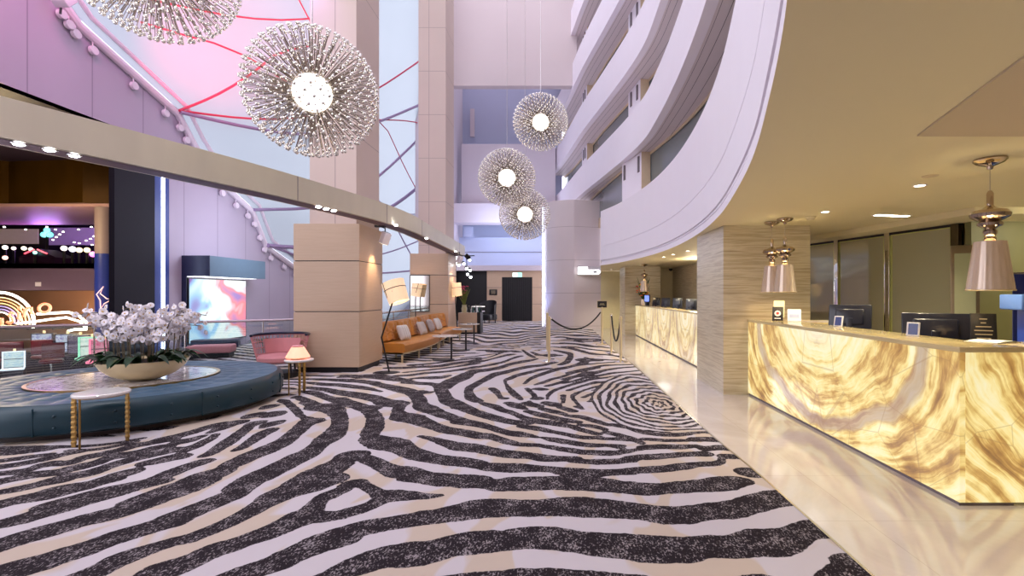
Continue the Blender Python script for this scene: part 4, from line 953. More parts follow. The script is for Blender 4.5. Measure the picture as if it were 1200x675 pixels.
light('SPOT', 'slot_beam', (x, y, 2.40), 90, (1, .88, .66), .08, (x, y, 0), 120, .7)
x, y = ceil_xy(950, 254)
t = thing('smoke_detector', 'small cream smoke detector on the low ceiling near the stone pier', 'smoke detector', (x, y, ZC))
m = MB(); m.lathe([(.0001, -.045), (.035, -.045), (.05, -.03), (.065, -.012), (.065, -.001), (.0001, -.001)], seg=20); m.build('body', CREAM, t)
m = MB(); m.lathe([(.04, -.043), (.045, -.037), (.05, -.031)], seg=20); m.build('vent_ring', CREAMD, t)
x, y = ceil_xy(1090, 206)
m = MB(); m.lathe([(.0001, -.006), (.06, -.006), (.065, -.001), (.0001, -.001)], seg=20); tag(m.build('ceiling_speaker', CREAMD, None, (x, y, ZC)), 'flat round unlit ceiling disc beside the nearest downlight', 'ceiling speaker')
x, y = ceil_xy(781, 313, 2.4)
t = thing('security_camera', 'small dark dome camera under the ceiling above the far counter', 'camera', (4.3, 18.6, ZC))
m = MB(); m.cyl((0, 0, -.05), (0, 0, -.001), .07, seg=16); m.build('mount', CREAM, t)
m = MB(); m.sphere((0, 0, -.06), .075, 14, 8); m.build('dome', BLACK, t)

# ------------------------------------------------------------------ queue posts and ropes
def stanchion(label, x, y, h=1.0):
    t = thing('stanchion', label, 'barrier post', (x, y, .004), 0, 'polished queue barrier posts')
    m = MB(); m.lathe([(.0001, 0), (.16, 0), (.165, .012), (.15, .02), (.06, .034), (.03, .05), (.0001, .05)], seg=28); m.build('base', CHROME, t)
    m = MB(); m.cyl((0, 0, .045), (0, 0, h - .05), .029, seg=18); m.build('post', GOLD, t)
    m = MB(); m.lathe([(.03, h - .06), (.04, h - .055), (.04, h - .03), (.03, h - .025), (.034, h), (.02, h + .012), (.0001, h + .014)], seg=20); m.build('cap', GOLD, t)
    return t
stanchion('queue barrier post standing on the carpet nearest the sofas', -.22, 10.75)
stanchion('queue barrier post standing just behind the one nearest the sofas', -.31, 12.8)
stanchion('queue barrier post at the carpet edge, the farther of the pair', 1.335, 12.35)
stanchion('queue barrier post at the carpet edge, the nearer of the pair', 1.365, 10.7)
t = thing('sign_post', 'gold post carrying a small black notice at the queue', 'sign', (1.285, 14.4, .004))
m = MB(); m.lathe([(.0001, 0), (.15, 0), (.155, .012), (.06, .03), (.03, .045), (.0001, .045)], seg=24); m.build('base', GOLD, t)
m = MB(); m.cyl((0, 0, .04), (0, 0, 1.12), .026, seg=14); m.build('post', GOLD, t)
m = MB(); m.box(-.15, .15, -.012, .012, 1.09, 1.31, .006); m.build('notice_board', BLACK, t)
m = MB(); m.box(-.15, .15, -.016, -.012, 1.09, 1.105); m.box(-.15, .15, -.016, -.012, 1.295, 1.31); m.box(-.15, -.138, -.016, -.012, 1.09, 1.31); m.box(.138, .15, -.016, -.012, 1.09, 1.31)
m.box(-.06, .06, -.015, -.012, 1.21, 1.222); m.box(-.08, .08, -.015, -.012, 1.18, 1.188); m.build('frame', GOLD, t)
ROPEM = pm('black_velvet_rope', srgb(22, 22, 28), .8)
def rope(label, a, b, sag):
    t = thing('barrier_rope', label, 'rope', a); a = Vector(a); b = Vector(b)
    pts = [(b - a) * (i / 24) + Vector((0, 0, -sag * 4 * (i / 24) * (1 - i / 24))) for i in range(25)]
    m = MB(); m.tube(pts, .02, 8); m.build('rope', ROPEM, t)
    m = MB(); m.sphere(pts[0], .028, 8, 6); m.sphere(pts[-1], .028, 8, 6); m.build('hooks', CHROME, t)
rope('black rope sagging between the post by the sofas and the sign post', (-.18, 10.8, .96), (1.24, 14.35, .98), .36)
rope('black rope sagging between the two posts at the carpet edge', (1.34, 12.3, .96), (1.365, 10.75, .95), .56)

# tower sign
t = thing('wall_sign', 'white backlit arrow shaped sign on the curved tower wall', 'sign', (1.30, 20.9, 0))
zz = 2.37
m = MB(); poly = [(-.48, 0), (.42, 0), (.5, .07), (.5, .13), (.42, .2), (-.05, .2), (-.05, .32), (-.48, .32)]
m.add([(x, 0, zz + z) for x, z in poly] + [(x, .12, zz + z) for x, z in poly], [tuple(range(8)), tuple(range(15, 7, -1))] + [(i, (i + 1) % 8, 8 + (i + 1) % 8, 8 + i) for i in range(8)]); m.build('lightbox', emit('sign_white', (1, 1, 1), 1.6), t)
m = MB(); m.box(.18, .34, -.004, .0, zz + .055, zz + .145); m.build('grey_mark', pm('mark_grey', srgb(150, 150, 155), .5), t)
m = MB(); m.box(-.5, .5, .12, .3, zz - .03, zz + .34); m.build('back_plate', STEEL, t)
# blue light line at the tower's edge
m = MB(); m.tube([(-.74, 22.28, .05), (-.74, 22.28, 5.5)], .03, 6); tag(m.build('led_strip', LEDB), 'tall blue light line up the edge of the curved tower', 'light strip')

# exit sign, plaque
t = thing('exit_sign', 'green lit running man exit sign above the dark double door', 'exit sign', (-2.34, 27.15, 2.60))
m = MB(); m.box(-.27, .27, -.03, .05, -.13, .13, .01); m.build('housing', WHITE, t)
m = MB(); m.box(-.25, .01, -.036, -.03, -.11, .11); m.build('white_half', emit('exit_white', (.75, 1, .85), 1.5), t)
m = MB(); m.box(.01, .25, -.036, -.03, -.11, .11); m.build('green_half', emit('exit_green', (.05, .8, .4), 1.6), t)
m = MB(); m.sphere((-.10, -.04, .07), .02, 8, 6); m.tube([(-.11, -.04, .05), (-.13, -.04, -.01), (-.17, -.04, -.06), (-.2, -.04, -.06)], .012, 5); m.tube([(-.13, -.04, -.01), (-.08, -.04, -.04), (-.09, -.04, -.09)], .012, 5); m.tube([(-.17, -.04, .02), (-.11, -.04, .04), (-.06, -.04, 0)], .009, 5)
m.build('running_figure', pm('exit_dark_green', srgb(0, 120, 60), .5), t)
m = MB(); m.box(.05, .15, -.04, -.036, -.015, .015); m.add([(.14, -.04, -.06), (.21, -.04, 0), (.14, -.04, .06)], [(0, 1, 2)]); m.build('arrow', WHITE, t)
t = thing('wall_plaque', 'small dark notice plaque on the oak wall beside the door', 'plaque', (-3.69, 27.18, 1.62))
m = MB(); m.box(-.22, .22, -.02, .0, -.16, .16, .004); m.build('plate', BLACK, t)
m = MB()
for k in range(4): m.box(-.12, .12, -.023, -.02, .07 - k * .05, .082 - k * .05)
m.build('lettering', GOLD, t)

for (x, y, l) in ((1.9, .6, 'added out of view downlight over the stone floor beside the viewer'), (4.2, 2.2, 'added out of view downlight behind the corner of the near counter'), (3.0, 9.8, 'added downlight hidden just behind the nearer stone pier'), (6.3, 4.4, 'added out of view downlight before the olive wall'), (2.15, 19.9, 'added downlight in the low ceiling beside the curved tower')):
    downlight(l, x, y, e=90)  # extra downlights added to brighten the reception and the far wall
# ------------------------------------------------------------------ round teal ottoman with its marble centre
OT = Vector((-5.75, 6.50, 0)); RO = 1.78
t = thing('round_ottoman', 'large round teal buttoned ottoman around a marble centre', 'ottoman', OT)
prof = [(RO - .05, .07), (RO - .01, .09), (RO, .13), (RO + .005, .25), (RO - .005, .31), (RO - .03, .355), (RO - .08, .38)]
m = MB(); m.lathe([(RO - .25, .07)] + prof, seg=96); m.build('upholstered_side', TEAL, t)
def topf(u, v):
    a = u * 2 * math.pi; r = .98 + (RO - .08 - .98) * v
    puff = .022 * (abs(math.sin(a * 15)) ** .5 * abs(math.sin(math.pi * v * 3)) ** .5) - .008
    return (r * math.cos(a), r * math.sin(a), .38 + puff * (1 - v ** 6))
m = MB(); m.grid(topf, 240, 24, True); m.build('tufted_top', TEALT, t)
for k in range(24):
    a = 2 * math.pi * (k + .5) / 24
    for z in (.155, .275):
        m = MB(); m.sphere(((RO + .004) * math.cos(a), (RO + .004) * math.sin(a), z), .014, 8, 6); m.build('button', TEAL, t)
for k in range(8):
    a = 2 * math.pi * k / 8 + .3; m = MB(); m.box(-.004, .004, RO - .01, RO + .0065, .08, .36).xf(Matrix.Rotation(a, 4, 'Z')); m.build('seam', TEAL, t)
m = MB(); m.cyl((0, 0, .0), (0, 0, .075), RO - .16, seg=64); m.build('plinth', pm('plinth_bronze', srgb(52, 34, 30), .4), t)
m = MB(); m.cyl((0, 0, .30), (0, 0, .392), .95, seg=72); m.build('marble_inset', WMARB2, t)
m = MB(); m.lathe([(.95, .30), (.985, .30), (.985, .396), (.95, .396)], seg=72); m.build('brass_rim', BRASS, t)

# orchid bowl
t = thing('orchid_bowl', 'wide champagne bowl planted with white orchids on the marble centre', 'potted orchids', (-5.42, 6.32, .397))
m = MB(); m.lathe([(.0001, 0), (.12, .0), (.2, .012), (.33, .07), (.43, .16), (.485, .255), (.475, .257), (.42, .17), (.32, .09), (.0001, .08)], seg=56); m.build('bowl', GOLD, t)
m = MB(); m.lathe([(.0001, .235), (.25, .235), (.44, .22), (.455, .21)], seg=32); m.build('soil', pm('bark_soil', srgb(40, 28, 26), .9, var=.4, scale=40), t)
LEAFM = pm('orchid_leaf', srgb(36, 62, 36), .35, var=.3, scale=6); LEAFM2 = pm('orchid_leaf_pale', srgb(104, 130, 100), .4)
def leaf(m, base, a, l, w, lift):
    def f(u, v):
        s = v * 2 - 1; wid = w * math.sin(math.pi * min(1, .12 + u * .88)) ** .7
        x = l * u * math.cos(lift * (1 - u * .5)); z = l * u * math.sin(lift * (1 - u)) + .05 * w * 0
        y = wid * s; z += abs(s) * wid * .35
        return (base[0] + x * math.cos(a) - y * math.sin(a), base[1] + x * math.sin(a) + y * math.cos(a), base[2] + z)
    m.grid(f, 7, 4)
for k in range(46):
    a = R.uniform(0, 6.28); rr = .42 * math.sqrt(R.random()); b = (rr * math.cos(a), rr * math.sin(a), .225)
    m = MB(); leaf(m, b, a + R.uniform(-.9, .9), R.uniform(.26, .40), R.uniform(.05, .075), R.uniform(.7, 1.45)); m.build('leaf', LEAFM if k % 9 else LEAFM2, t, smooth=80)
PET = pm('orchid_petal', srgb(240, 234, 240), .5, var=.04, scale=20); YEL = pm('orchid_lip', srgb(224, 190, 110), .5)
m = MB()
for k in range(5):
    a = k * 1.2566; wd = .036 if k in (1, 4) else .024
    def pf(u, v, a=a, wd=wd):
        s = v * 2 - 1; w = wd * math.sin(math.pi * min(1, .1 + u * .9)) ** .6; x = .046 * u; y = w * s
        return (x * math.cos(a) - y * math.sin(a), x * math.sin(a) + y * math.cos(a), .010 * math.sin(u * 2.6) - .004 * abs(s))
    m.grid(pf, 4, 4)
m.mat(1); m.sphere((0, 0, .008), .009, 6, 5)
blm = m
first = None; STM = pm('orchid_stem', srgb(96, 84, 60), .5)
nb = 0; extra = MB()
def bl_matrix(p, d, s): return Matrix.Translation(p) @ Vector((0, 0, 1)).rotation_difference(d).to_matrix().to_4x4() @ Matrix.Rotation(R.uniform(0, 6.28), 4, 'Z') @ Matrix.Scale(s, 4)
for k in range(24):
    a = 2 * math.pi * k / 24 + R.uniform(-.15, .15); rr = R.choice((.12, .25, .36)); b = Vector((rr * math.cos(a), rr * math.sin(a), .22))
    h = R.uniform(.46, .62) + (.1 if k % 5 == 0 else 0); dirv = Vector((math.cos(a) * 1.15, math.sin(a) * .9, 0)); o = R.uniform(.10, .30)
    pts = [b, b + Vector((0, 0, h * .5)) + dirv * .02, b + Vector((0, 0, h * .85)) + dirv * o * .25, b + Vector((0, 0, h)) + dirv * o * .7, b + Vector((0, 0, h * .97)) + dirv * o * 1.35]
    sp = spline(pts, 6); m = MB(); m.tube(sp, .0055, 6); st = m.build('flower_stem', STM, t)
    for q in range(22):
        i = 9 + q % 15; p = sp[min(i, len(sp) - 1)] + Vector((R.gauss(0, .045), R.gauss(0, .045), R.gauss(-.01, .05)))
        d = Vector((R.gauss(0, .6), -1.0 + R.gauss(0, .5), R.gauss(.1, .35))).normalized() if R.random() < .75 else Vector((R.gauss(0, 1), R.gauss(0, 1), .3)).normalized()
        M4 = bl_matrix(p, d, R.uniform(.74, 1.02))
        if q < 4:
            if first is None: first = blm.build('blossom', [PET, YEL], t, smooth=80); ob = first
            else: ob = first.copy(); COL.objects.link(ob); ob.parent = t
            ob.matrix_local = M4; nb += 1
        else:
            s0 = len(extra.v); b0 = s0; extra.v += [tuple(M4 @ Vector(v)) for v in blm.v]
            for f, fm in zip(blm.f, blm.fm): extra.f.append(tuple(b0 + i2 for i2 in f)); extra.fm.append(fm)
o = extra.build('blossoms', [PET, YEL], t, smooth=80); o['kind'] = 'stuff'
m = MB()
for k in range(9):
    a = k * .7; m.tube([(.3 * math.cos(a), .3 * math.sin(a), .2), (.32 * math.cos(a), .32 * math.sin(a), .62)], .004, 5)
m.build('support_stake', STM, t)

# white marble side tables with brass legs
def side_table(label, x, y, r, h, angs):
    t = thing('side_table', label, 'side table', (x, y, .004), 0, 'round white side tables with brass legs')
    m = MB(); m.lathe([(.0001, h - .035), (r - .012, h - .035), (r, h - .026), (r, h - .008), (r - .01, h), (.0001, h)], seg=48); m.build('table_top', WMARB, t)
    for k, a in enumerate(angs):
        m = MB(); c, s = (r - .025) * math.cos(a), (r - .025) * math.sin(a)
        if k < 2:
            m.box(-.006, .006, -.018, .018, 0, h - .035)
            for q in range(9): m.box(-.011, .011, -.02, .02, .03 + q * (h - .08) / 9, .03 + (q + .55) * (h - .08) / 9, .002)
            m.xf(Matrix.Translation((c, s, 0)) @ Matrix.Rotation(a + .9, 4, 'Z'))
        else: m.cyl((c, s, 0), (c, s, h - .035), .009, seg=10)
        m.build('leg', BRASS, t)
    m = MB(); m.lathe([(r - .04, h - .042), (r - .02, h - .042), (r - .02, h - .035), (r - .04, h - .035)], seg=32); m.build('ring', BRASS, t)
side_table('round white marble side table in front of the teal ottoman', -4.60, 4.87, .225, .52, (rad(222), rad(25), rad(262)))
side_table('round white marble side table between the ottoman and the oak column', -3.93, 7.32, .20, .52, (rad(300), rad(95), rad(248)))
t = thing('table_lamp', 'small glowing pink cone lamp on the side table by the oak column', 'lamp', (-3.96, 7.34, .528))
m = MB(); m.lathe([(.165, .015), (.168, .03), (.09, .17), (.082, .18), (.078, .175), (.155, .02)], seg=32); m.build('lamp_shade', PINKSH, t)
m = MB(); m.lathe([(.0001, 0), (.10, 0), (.1, .012), (.02, .02), (.02, .15), (.0001, .15)], seg=24); m.build('base', BRASS, t)
m = MB(); m.lathe([(.082, .18), (.086, .19), (.07, .2), (.0001, .2)], seg=24); m.build('cap', PINK, t)
# woven lounge chair behind it
t = thing('lounge_chair', 'pink woven tub chair with a dark blue rail beside the oak column', 'chair', (-5.05, 8.78, .004), rad(20))
def shell(u, v):
    a = rad(-20) + u * rad(220); r = .36 + .10 * v; return (r * math.cos(a), r * math.sin(a), .30 + .44 * v)
m = MB()
for k in range(30): m.tube([shell(k / 29, v) for v in (0, .5, 1)], .007, 5)
for v in (0, .25, .5, .75, 1): m.tube([shell(u / 24, v) for u in range(25)], .009, 5)
m.build('woven_shell', PINK, t)
m = MB(); m.tube([Vector(shell(u / 24, 1)) + Vector((0, 0, .025)) for u in range(25)], .024, 8); m.build('top_rail', NAVY, t)
m = MB(); m.lathe([(.0001, .28), (.34, .28), (.37, .31), (.37, .37), (.33, .41), (.0001, .42)], seg=36); m.build('seat', PINK, t)
m = MB(); m.grid(lambda u, v: ((.30 + .05 * v) * math.cos(rad(30 + 120 * u)), (.30 + .05 * v) * math.sin(rad(30 + 120 * u)), .42 + .26 * v), 14, 5); m.build('back_cushion', PINK, t)
for a in (45, 135, 225, 315):
    m = MB(); m.cyl((.30 * math.cos(rad(a)), .30 * math.sin(rad(a)), 0), (.26 * math.cos(rad(a)), .26 * math.sin(rad(a)), .29), .016, seg=8); m.build('leg', BLACK, t)
m = MB(); m.cyl((0, 0, 0), (0, 0, .10), .30, seg=28); m.build('base', BLACK, t)

# rail with glass panes
ra = Vector((-9.45, 8.0)); rb = Vector((-5.12, 10.85)); rd = rb - ra
t = thing('glass_balustrade', 'glass railing with a pale metal handrail behind the ottoman', 'railing', (ra.x, ra.y, 0), math.atan2(rd.y, rd.x)); Lr = rd.length
m = MB(); m.tube([(0, 0, .955), (Lr, 0, .955)], .026, 10); m.build('handrail', pm('handrail_metal', srgb(200, 184, 190), .25, .7), t)
for k in range(4):
    m = MB(); m.box(Lr * k / 4 + .02, Lr * (k + 1) / 4 - .02, -.006, .006, .06, .93); m.build('glass_pane', GLASS, t)
for k in range(5):
    m = MB(); m.cyl((min(Lr, max(.02, Lr * k / 4)), 0, 0), (min(Lr, max(.02, Lr * k / 4)), 0, .95), .014, seg=8); m.build('post', STEEL, t)
m = MB(); m.box(0, Lr, -.03, .03, 0, .06); m.build('base_channel', STEEL, t)
t = thing('glass_balustrade', 'glass railing running behind the tan sofas to the far oak column', 'railing', (-4.75, 10.5, 0), rad(90)); Lr = 5.4
m = MB(); m.tube([(0, 0, 1.0), (Lr, 0, 1.0)], .025, 10); m.tube([(0, 0, .82), (Lr, 0, .82)], .012, 8); m.build('handrail', STEEL, t)
for k in range(4):
    m = MB(); m.box(Lr * k / 4 + .02, Lr * (k + 1) / 4 - .02, -.006, .006, .06, .93); m.build('glass_pane', GLASS, t)
    m = MB(); m.cyl((Lr * (k + .5) / 4, 0, 0), (Lr * (k + .5) / 4, 0, 1.0), .016, seg=8); m.build('post', STEEL, t)

# wall screen in its box
t = thing('media_box', 'dark blue and grey projecting box above the wall screen', 'media box', (-9.5, 12.2, 0))
m = MB(); m.box(.0, .70, 0, 2.3, 1.96, 2.48); m.build('canopy', TEALB, t)
m = MB(); m.box(.0, .70, -.02, .0, 1.96, 2.48); m.box(0, .12, -.02, .0, .18, 1.96); m.build('end_panel', NAVY, t)
m = MB(); m.box(.03, .5, .05, 2.2, 1.955, 1.96); m.build('underside_light', emit('media_strip', (.9, .95, 1), 2.0), t)
t = thing('wall_screen', 'large bright screen with pastel colour clouds on the panelled wall', 'screen', (-9.47, 12.3, 0))
m = MB(); m.box(-.02, .05, 0, 2.28, .22, 1.93, .01); m.build('bezel', BLACK, t)
SCR = m_screen('pastel_screen', [(.30, (.25, .12, .42)), (.40, (.35, .62, .95)), (.47, (.75, .92, 1)), (.56, (1, 1, 1)), (.62, (.80, .86, .97)), (.69, (.95, .25, .28)), (.80, (.35, .2, .55))], .70, .75, .125)
m = MB(); m.box(.05, .055, .03, 2.25, .25, 1.90); m.build('display', SCR, t)
# floor plant and low seats beyond the rail
t = thing('potted_plant', 'small green leafy plant by the panelled wall beyond the rail', 'plant', (-7.55, 12.25, 0))
m = MB(); m.lathe([(.0001, 0), (.12, 0), (.16, .28), (.14, .28), (.0001, .25)], seg=20); m.build('pot', pm('pot_grey', srgb(190, 186, 196), .5), t)
for k in range(9):
    a = k * .7; m = MB(); leaf(m, (0, 0, .26), a, R.uniform(.3, .42), .05, R.uniform(.7, 1.3)); m.build('leaf', pm('plant_leaf', srgb(60, 110, 90), .5), t, smooth=80)
t = thing('low_bench', 'low pink padded seat beyond the rail under the wall screen', 'bench', (-8.25, 11.5, 0), rad(20))
m = MB(); m.box(-.45, .45, -.25, .25, .12, .3, .04); m.build('cushion', PINK, t)
m = MB(); m.box(-.4, .4, -.2, .2, 0, .12); m.build('base', DKGREY, t)
t = thing('low_bench', 'dark low bench beyond the rail at the foot of the screen', 'bench', (-8.75, 12.35, 0), rad(25))
m = MB(); m.box(-.5, .5, -.2, .2, .15, .36, .03); m.build('cushion', NAVY, t)
m = MB(); m.box(-.4, .4, -.15, .15, 0, .15); m.build('base', DKGREY, t)

# ------------------------------------------------------------------ tan sofas
def sofa(label, path, ncush):
    """path: list of (x,y) of the seat's front edge, near to far"""
    x0, y0 = path[0]; t = thing('sofa', label, 'sofa', (x0, y0, .004), 0, 'tan leather sofas')
    pl = [(x - x0, y - y0) for x, y in path]
    m = MB(); m.sweep(pl, [(-.70, .22), (-.02, .22), (.0, .25), (.0, .38), (-.03, .415), (-.10, .425), (-.70, .42), (-.70, .22)])
    for q in (0, -1):
        n0 = 0 if q == 0 else (len(pl) - 1) * 8
        m.f.append(tuple(n0 + i for i in range(7))); m.fm.append(0)
    m.build('seat', ORANGE, t)
    m = MB(); m.sweep(pl, [(-.72, .18), (-.04, .18), (-.04, .22), (-.72, .22), (-.72, .18)]); m.build('frame', GOLD, t)
    back = off_path(pl, -.62); n = len(pl) - 1
    for k in range(ncush):
        a = k / ncush; b = (k + 1) / ncush
        def pt(s):
            f = s * n; i = min(int(f), n - 1); q = f - i; return Vector((back[i][0] + (back[i + 1][0] - back[i][0]) * q, back[i][1] + (back[i + 1][1] - back[i][1]) * q))
        A = pt(a); B = pt(b); d = (B - A); Ld = d.length; d.normalize(); nrm = Vector((d.y, -d.x))
        def cf(u, v, A=A, d=d, Ld=Ld, nrm=nrm):
            s = (.015 + u * (Ld - .03)); z = .43 + .45 * v
            e = min(u, 1 - u, v, 1 - v); rnd = min(1, e / .07) ** .5
            tuft = .02 * (math.cos(u * 6 * math.pi + (math.pi if int(v * 4) % 2 else 0)) * math.cos(v * 6 * math.pi))
            p = A + d * s + nrm * (.12 * rnd + tuft * rnd - .03 * v * 3 + .0)
            return (p.x, p.y, z)
        m = MB(); m.grid(cf, 22, 16)
        c0, c1 = A - nrm * .12, B - nrm * .12
        q = [(A.x, A.y), (B.x, B.y), (c1.x, c1.y), (c0.x, c0.y)]; s0 = len(m.v); m.prism(q, .42, .875); bc = m.build('back_cushion', ORANGE, t, smooth=50)
        for (u, v) in ((.17, .3), (.5, .3), (.83, .3), (.33, .55), (.67, .55), (.17, .8), (.5, .8), (.83, .8)):
            p = cf(u, v); bm_ = MB(); bm_.sphere((p[0] + nrm.x * .003, p[1] + nrm.y * .003, p[2]), .012, 6, 5); bm_.build('button', ORANGE, bc)
    for i in (0, n // 3, 2 * n // 3, n):
        for o in (-.06, -.62):
            q = off_path(pl, o)[i]; m = MB(); m.box(q[0] - .018, q[0] + .018, q[1] - .018, q[1] + .018, 0, .18); m.build('leg', GOLD, t)
    return t
SF = smooth2([(-3.36, 10.55), (-3.24, 11.4), (-3.2, 12.3), (-3.24, 13.2), (-3.33, 14.2), (-3.38, 15.2), (-3.2, 15.9)], 4)
sofa('long tan buttoned sofa nearer the big oak column', SF[:13], 3)
sofa('tan buttoned sofa at the far end by the second oak column', SF[13:], 2)
PILW = [pm('pillow_white', srgb(226, 220, 216), .8), pm('pillow_grey', srgb(180, 172, 172), .8, var=.2, scale=20), pm('pillow_taupe', srgb(200, 190, 184), .8, var=.1, scale=20)]
def pillow(label, x, y, z, rz, mt, w=.36):
    t = thing('throw_pillow', label, 'pillow', (x, y, z), rz, 'pillows on the tan sofas')
    def f(u, v, s=1):
        a, b = u * 2 - 1, v * 2 - 1; th = .07 * max(0, (1 - a ** 4)) ** .5 * max(0, (1 - b ** 4)) ** .5
        return (a * w / 2 * (1 - .06 * (1 - b * b) * -1), -s * th, (b + 1) * w / 2)
    m = MB(); m.grid(lambda u, v: f(u, v, 1), 14, 14); m.grid(lambda u, v: f(u, v, -1), 14, 14); m.xf(Matrix.Rotation(rad(-22), 4, 'X')); p = m.build('cushion', mt, t, smooth=80)
    m = MB()
    for q in (-.05, .0, .05): m.grid(lambda u, v, q=q: (q * 1.4 + (u - .5) * .012, f(.5 + q / w, v, 1)[1] - .002, v * w), 1, 12)
    m.xf(Matrix.Rotation(rad(-22), 4, 'X')); m.build('stripe', PILW[1] if mt is not PILW[1] else PILW[0], t)
pillow('white striped pillow on the sofa nearest the big oak column', -3.57, 11.3, .445, rad(70), PILW[0])
pillow('white striped pillow second along the tan sofas', -3.55, 12.75, .445, rad(80), PILW[2])
pillow('grey pillow third along the tan sofas', -3.61, 13.85, .445, rad(88), PILW[1])
pillow('white pillow farthest along the tan sofas', -3.59, 14.6, .445, rad(85), PILW[0])

# round cantilever tables
def drink_table(label, px, py, d, ox, r, h):
    X = (px - VX) / F * d
    t = thing('cantilever_table', label, 'side table', (X, d, .004), 0, 'round side tables on a single dark post')
    m = MB(); m.lathe([(.0001, 0), (r * .85, 0), (r * .85, .012), (r * .8, .018), (.0001, .018)], (ox, 0, 0), 36); m.build('base', DKGREY, t)
    m = MB(); m.cyl((0, 0, .01), (0, 0, h - .02), .022, seg=12); m.build('post', DKGREY, t)
    m = MB(); m.lathe([(.0001, h - .022), (r - .006, h - .022), (r, h - .012), (r - .004, h), (.0001, h)], (ox * .8, 0, 0), 44); m.build('table_top', WMARB, t)
drink_table('round white topped table on a dark post nearest the camera by the sofa', 529, 421, 11.05, -.18, .29, .56)
drink_table('round white topped table on a dark post, middle of the three', 546, 409, 12.95, -.12, .27, .58)
drink_table('round white topped table on a dark post by the oak console', 555.5, 402, 14.8, -.16, .30, .60)

# floor lamps
def floor_lamp(label, pts, axis, c, r=.17, h=.40, side=1):
    b = Vector(pts[0]); t = thing('floor_lamp', label, 'floor lamp', b, 0, 'floor lamps with drum shades beside the sofas')
    pl = [Vector(p) - b for p in pts]; ax = Vector(axis).normalized(); c = Vector(c) - b
    m = MB(); m.lathe([(.0001, 0), (.16, 0), (.16, .015), (.02, .025), (.0001, .025)], seg=28); m.build('base', BLACK, t)
    m = MB(); m.tube(pl, .016, 8); m.build('pole', BLACK, t)
    q = Vector((0, 0, 1)).rotation_difference(ax).to_matrix().to_4x4(); M4 = Matrix.Translation(c) @ q
    m = MB(); m.lathe([(r * 1.05, -h / 2), (r * .93, h / 2), (r * .92, h / 2), (r * 1.04, -h / 2)], seg=36).xf(M4); m.build('lamp_shade', LAMPSH, t)
    m = MB(); m.lathe([(r * .1, -.02), (r * .1, .02)], seg=10)
    for k in range(3): m.tube([(r * .1 * math.cos(k * 2.1), r * .1 * math.sin(k * 2.1), 0), (r * math.cos(k * 2.1), r * math.sin(k * 2.1), 0)], .006, 5)
    m.tube([(r * 1.02 * math.cos(a * .1047), r * 1.02 * math.sin(a * .1047), -.06) for a in range(60)], .007, 5, closed=True); m.tube([(r * 1.06 * math.cos(1.4), -r * 1.06 * math.sin(1.4), -h * .5), (r * .97 * math.cos(1.2), -r * .97 * math.sin(1.2), h * .2)], .008, 5)
    m.xf(M4); m.build('shade_carrier', DKGREY, t)
    m = MB(); m.sphere((0, 0, 0), .045, 12, 8).xf(M4); m.build('bulb', emit('lamp_bulb', (1, .8, .5), 8), t)
    light('POINT', 'floor_lamp_light', tuple(c + b), 9, (1, .76, .46), .06)
floor_lamp('floor lamp with bent black pole and tilted drum shade by the big oak column', [(-3.23, 9.22, .004), (-3.38, 9.22, .68), (-3.18, 9.22, 1.32), (-3.10, 9.22, 1.52)], (.36, -.1, -1), (-3.105, 9.22, 1.545), .2, .42)
floor_lamp('floor lamp with drum shade standing between the far sofa and the console', [(-3.5, 16.75, .004), (-3.56, 16.75, .9), (-3.58, 16.75, 1.3), (-3.58, 16.75, 1.6)], (.15, -.05, -1), (-3.57, 16.75, 1.66), .2, .44)
floor_lamp('added floor lamp standing in for a lamp reflected in the mirror panel', [(-4.66, 15.72, .004), (-4.66, 15.72, 1.3), (-4.64, 15.72, 1.62)], (-.15, -.05, -1), (-4.63, 15.72, 1.64), .16, .42)  # extra lamp added in place of a lamp reflection in the mirror
t = thing('mirror_panel', 'tall mirror panel on the far oak column behind the sofa', 'mirror', (-4.6, 15.98, 0))
m = MB(); m.box(-.31, .31, 0, .015, .95, 2.12); m.build('mirror_glass', pm('tinted_mirror', (.42, .39, .37), .06, 1.0), t)
m = MB(); m.box(-.33, -.31, -.01, .018, .93, 2.14); m.box(.31, .33, -.01, .018, .93, 2.14); m.box(-.31, .31, -.01, .018, 2.12, 2.14); m.box(-.31, .31, -.01, .018, .93, .95); m.build('frame', DKGREY, t)

# console with flowers and bottles
t = thing('console_cabinet', 'oak console cabinet with a black side beyond the tan sofas', 'console', (-3.44, 18.3, .004))
m = MB(); m.box(-.37, .34, 0, .6, .06, .80, .005); m.build('body', WOOD, t)
m = MB(); m.box(-.36, .33, .02, .55, 0, .06); m.build('plinth', BLACK, t)
m = MB(); m.box(.342, .47, .0, .6, 0, .82); m.build('side_panel', BLACK, t)
m = MB(); m.box(-.37, .34, -.004, 0, .40, .412); m.build('door_gap', GROOVE, t)
t = thing('flower_vase', 'glass vase of tall red and green flowers on the oak console', 'flowers', (-3.62, 18.5, .808))
m = MB(); m.lathe([(.0001, 0), (.09, 0), (.11, .15), (.08, .26), (.10, .3), (.09, .3), (.07, .25), (.09, .05)], seg=20); m.build('vase', pm('pale_vase', srgb(200, 190, 150), .2), t)
m = MB()
for k in range(34):
    a = R.uniform(0, 6.28); l = R.uniform(.4, 1.0); q = R.uniform(.05, .28); m.tube([(0, 0, .2), (q * .5 * math.cos(a), q * .5 * math.sin(a), .2 + l * .55), (q * math.cos(a), q * math.sin(a), .2 + l * .85)], [.006, .022, .004], 5)
m.build('foliage', pm('vase_leaf', srgb(110, 120, 50), .6, var=.4), t)
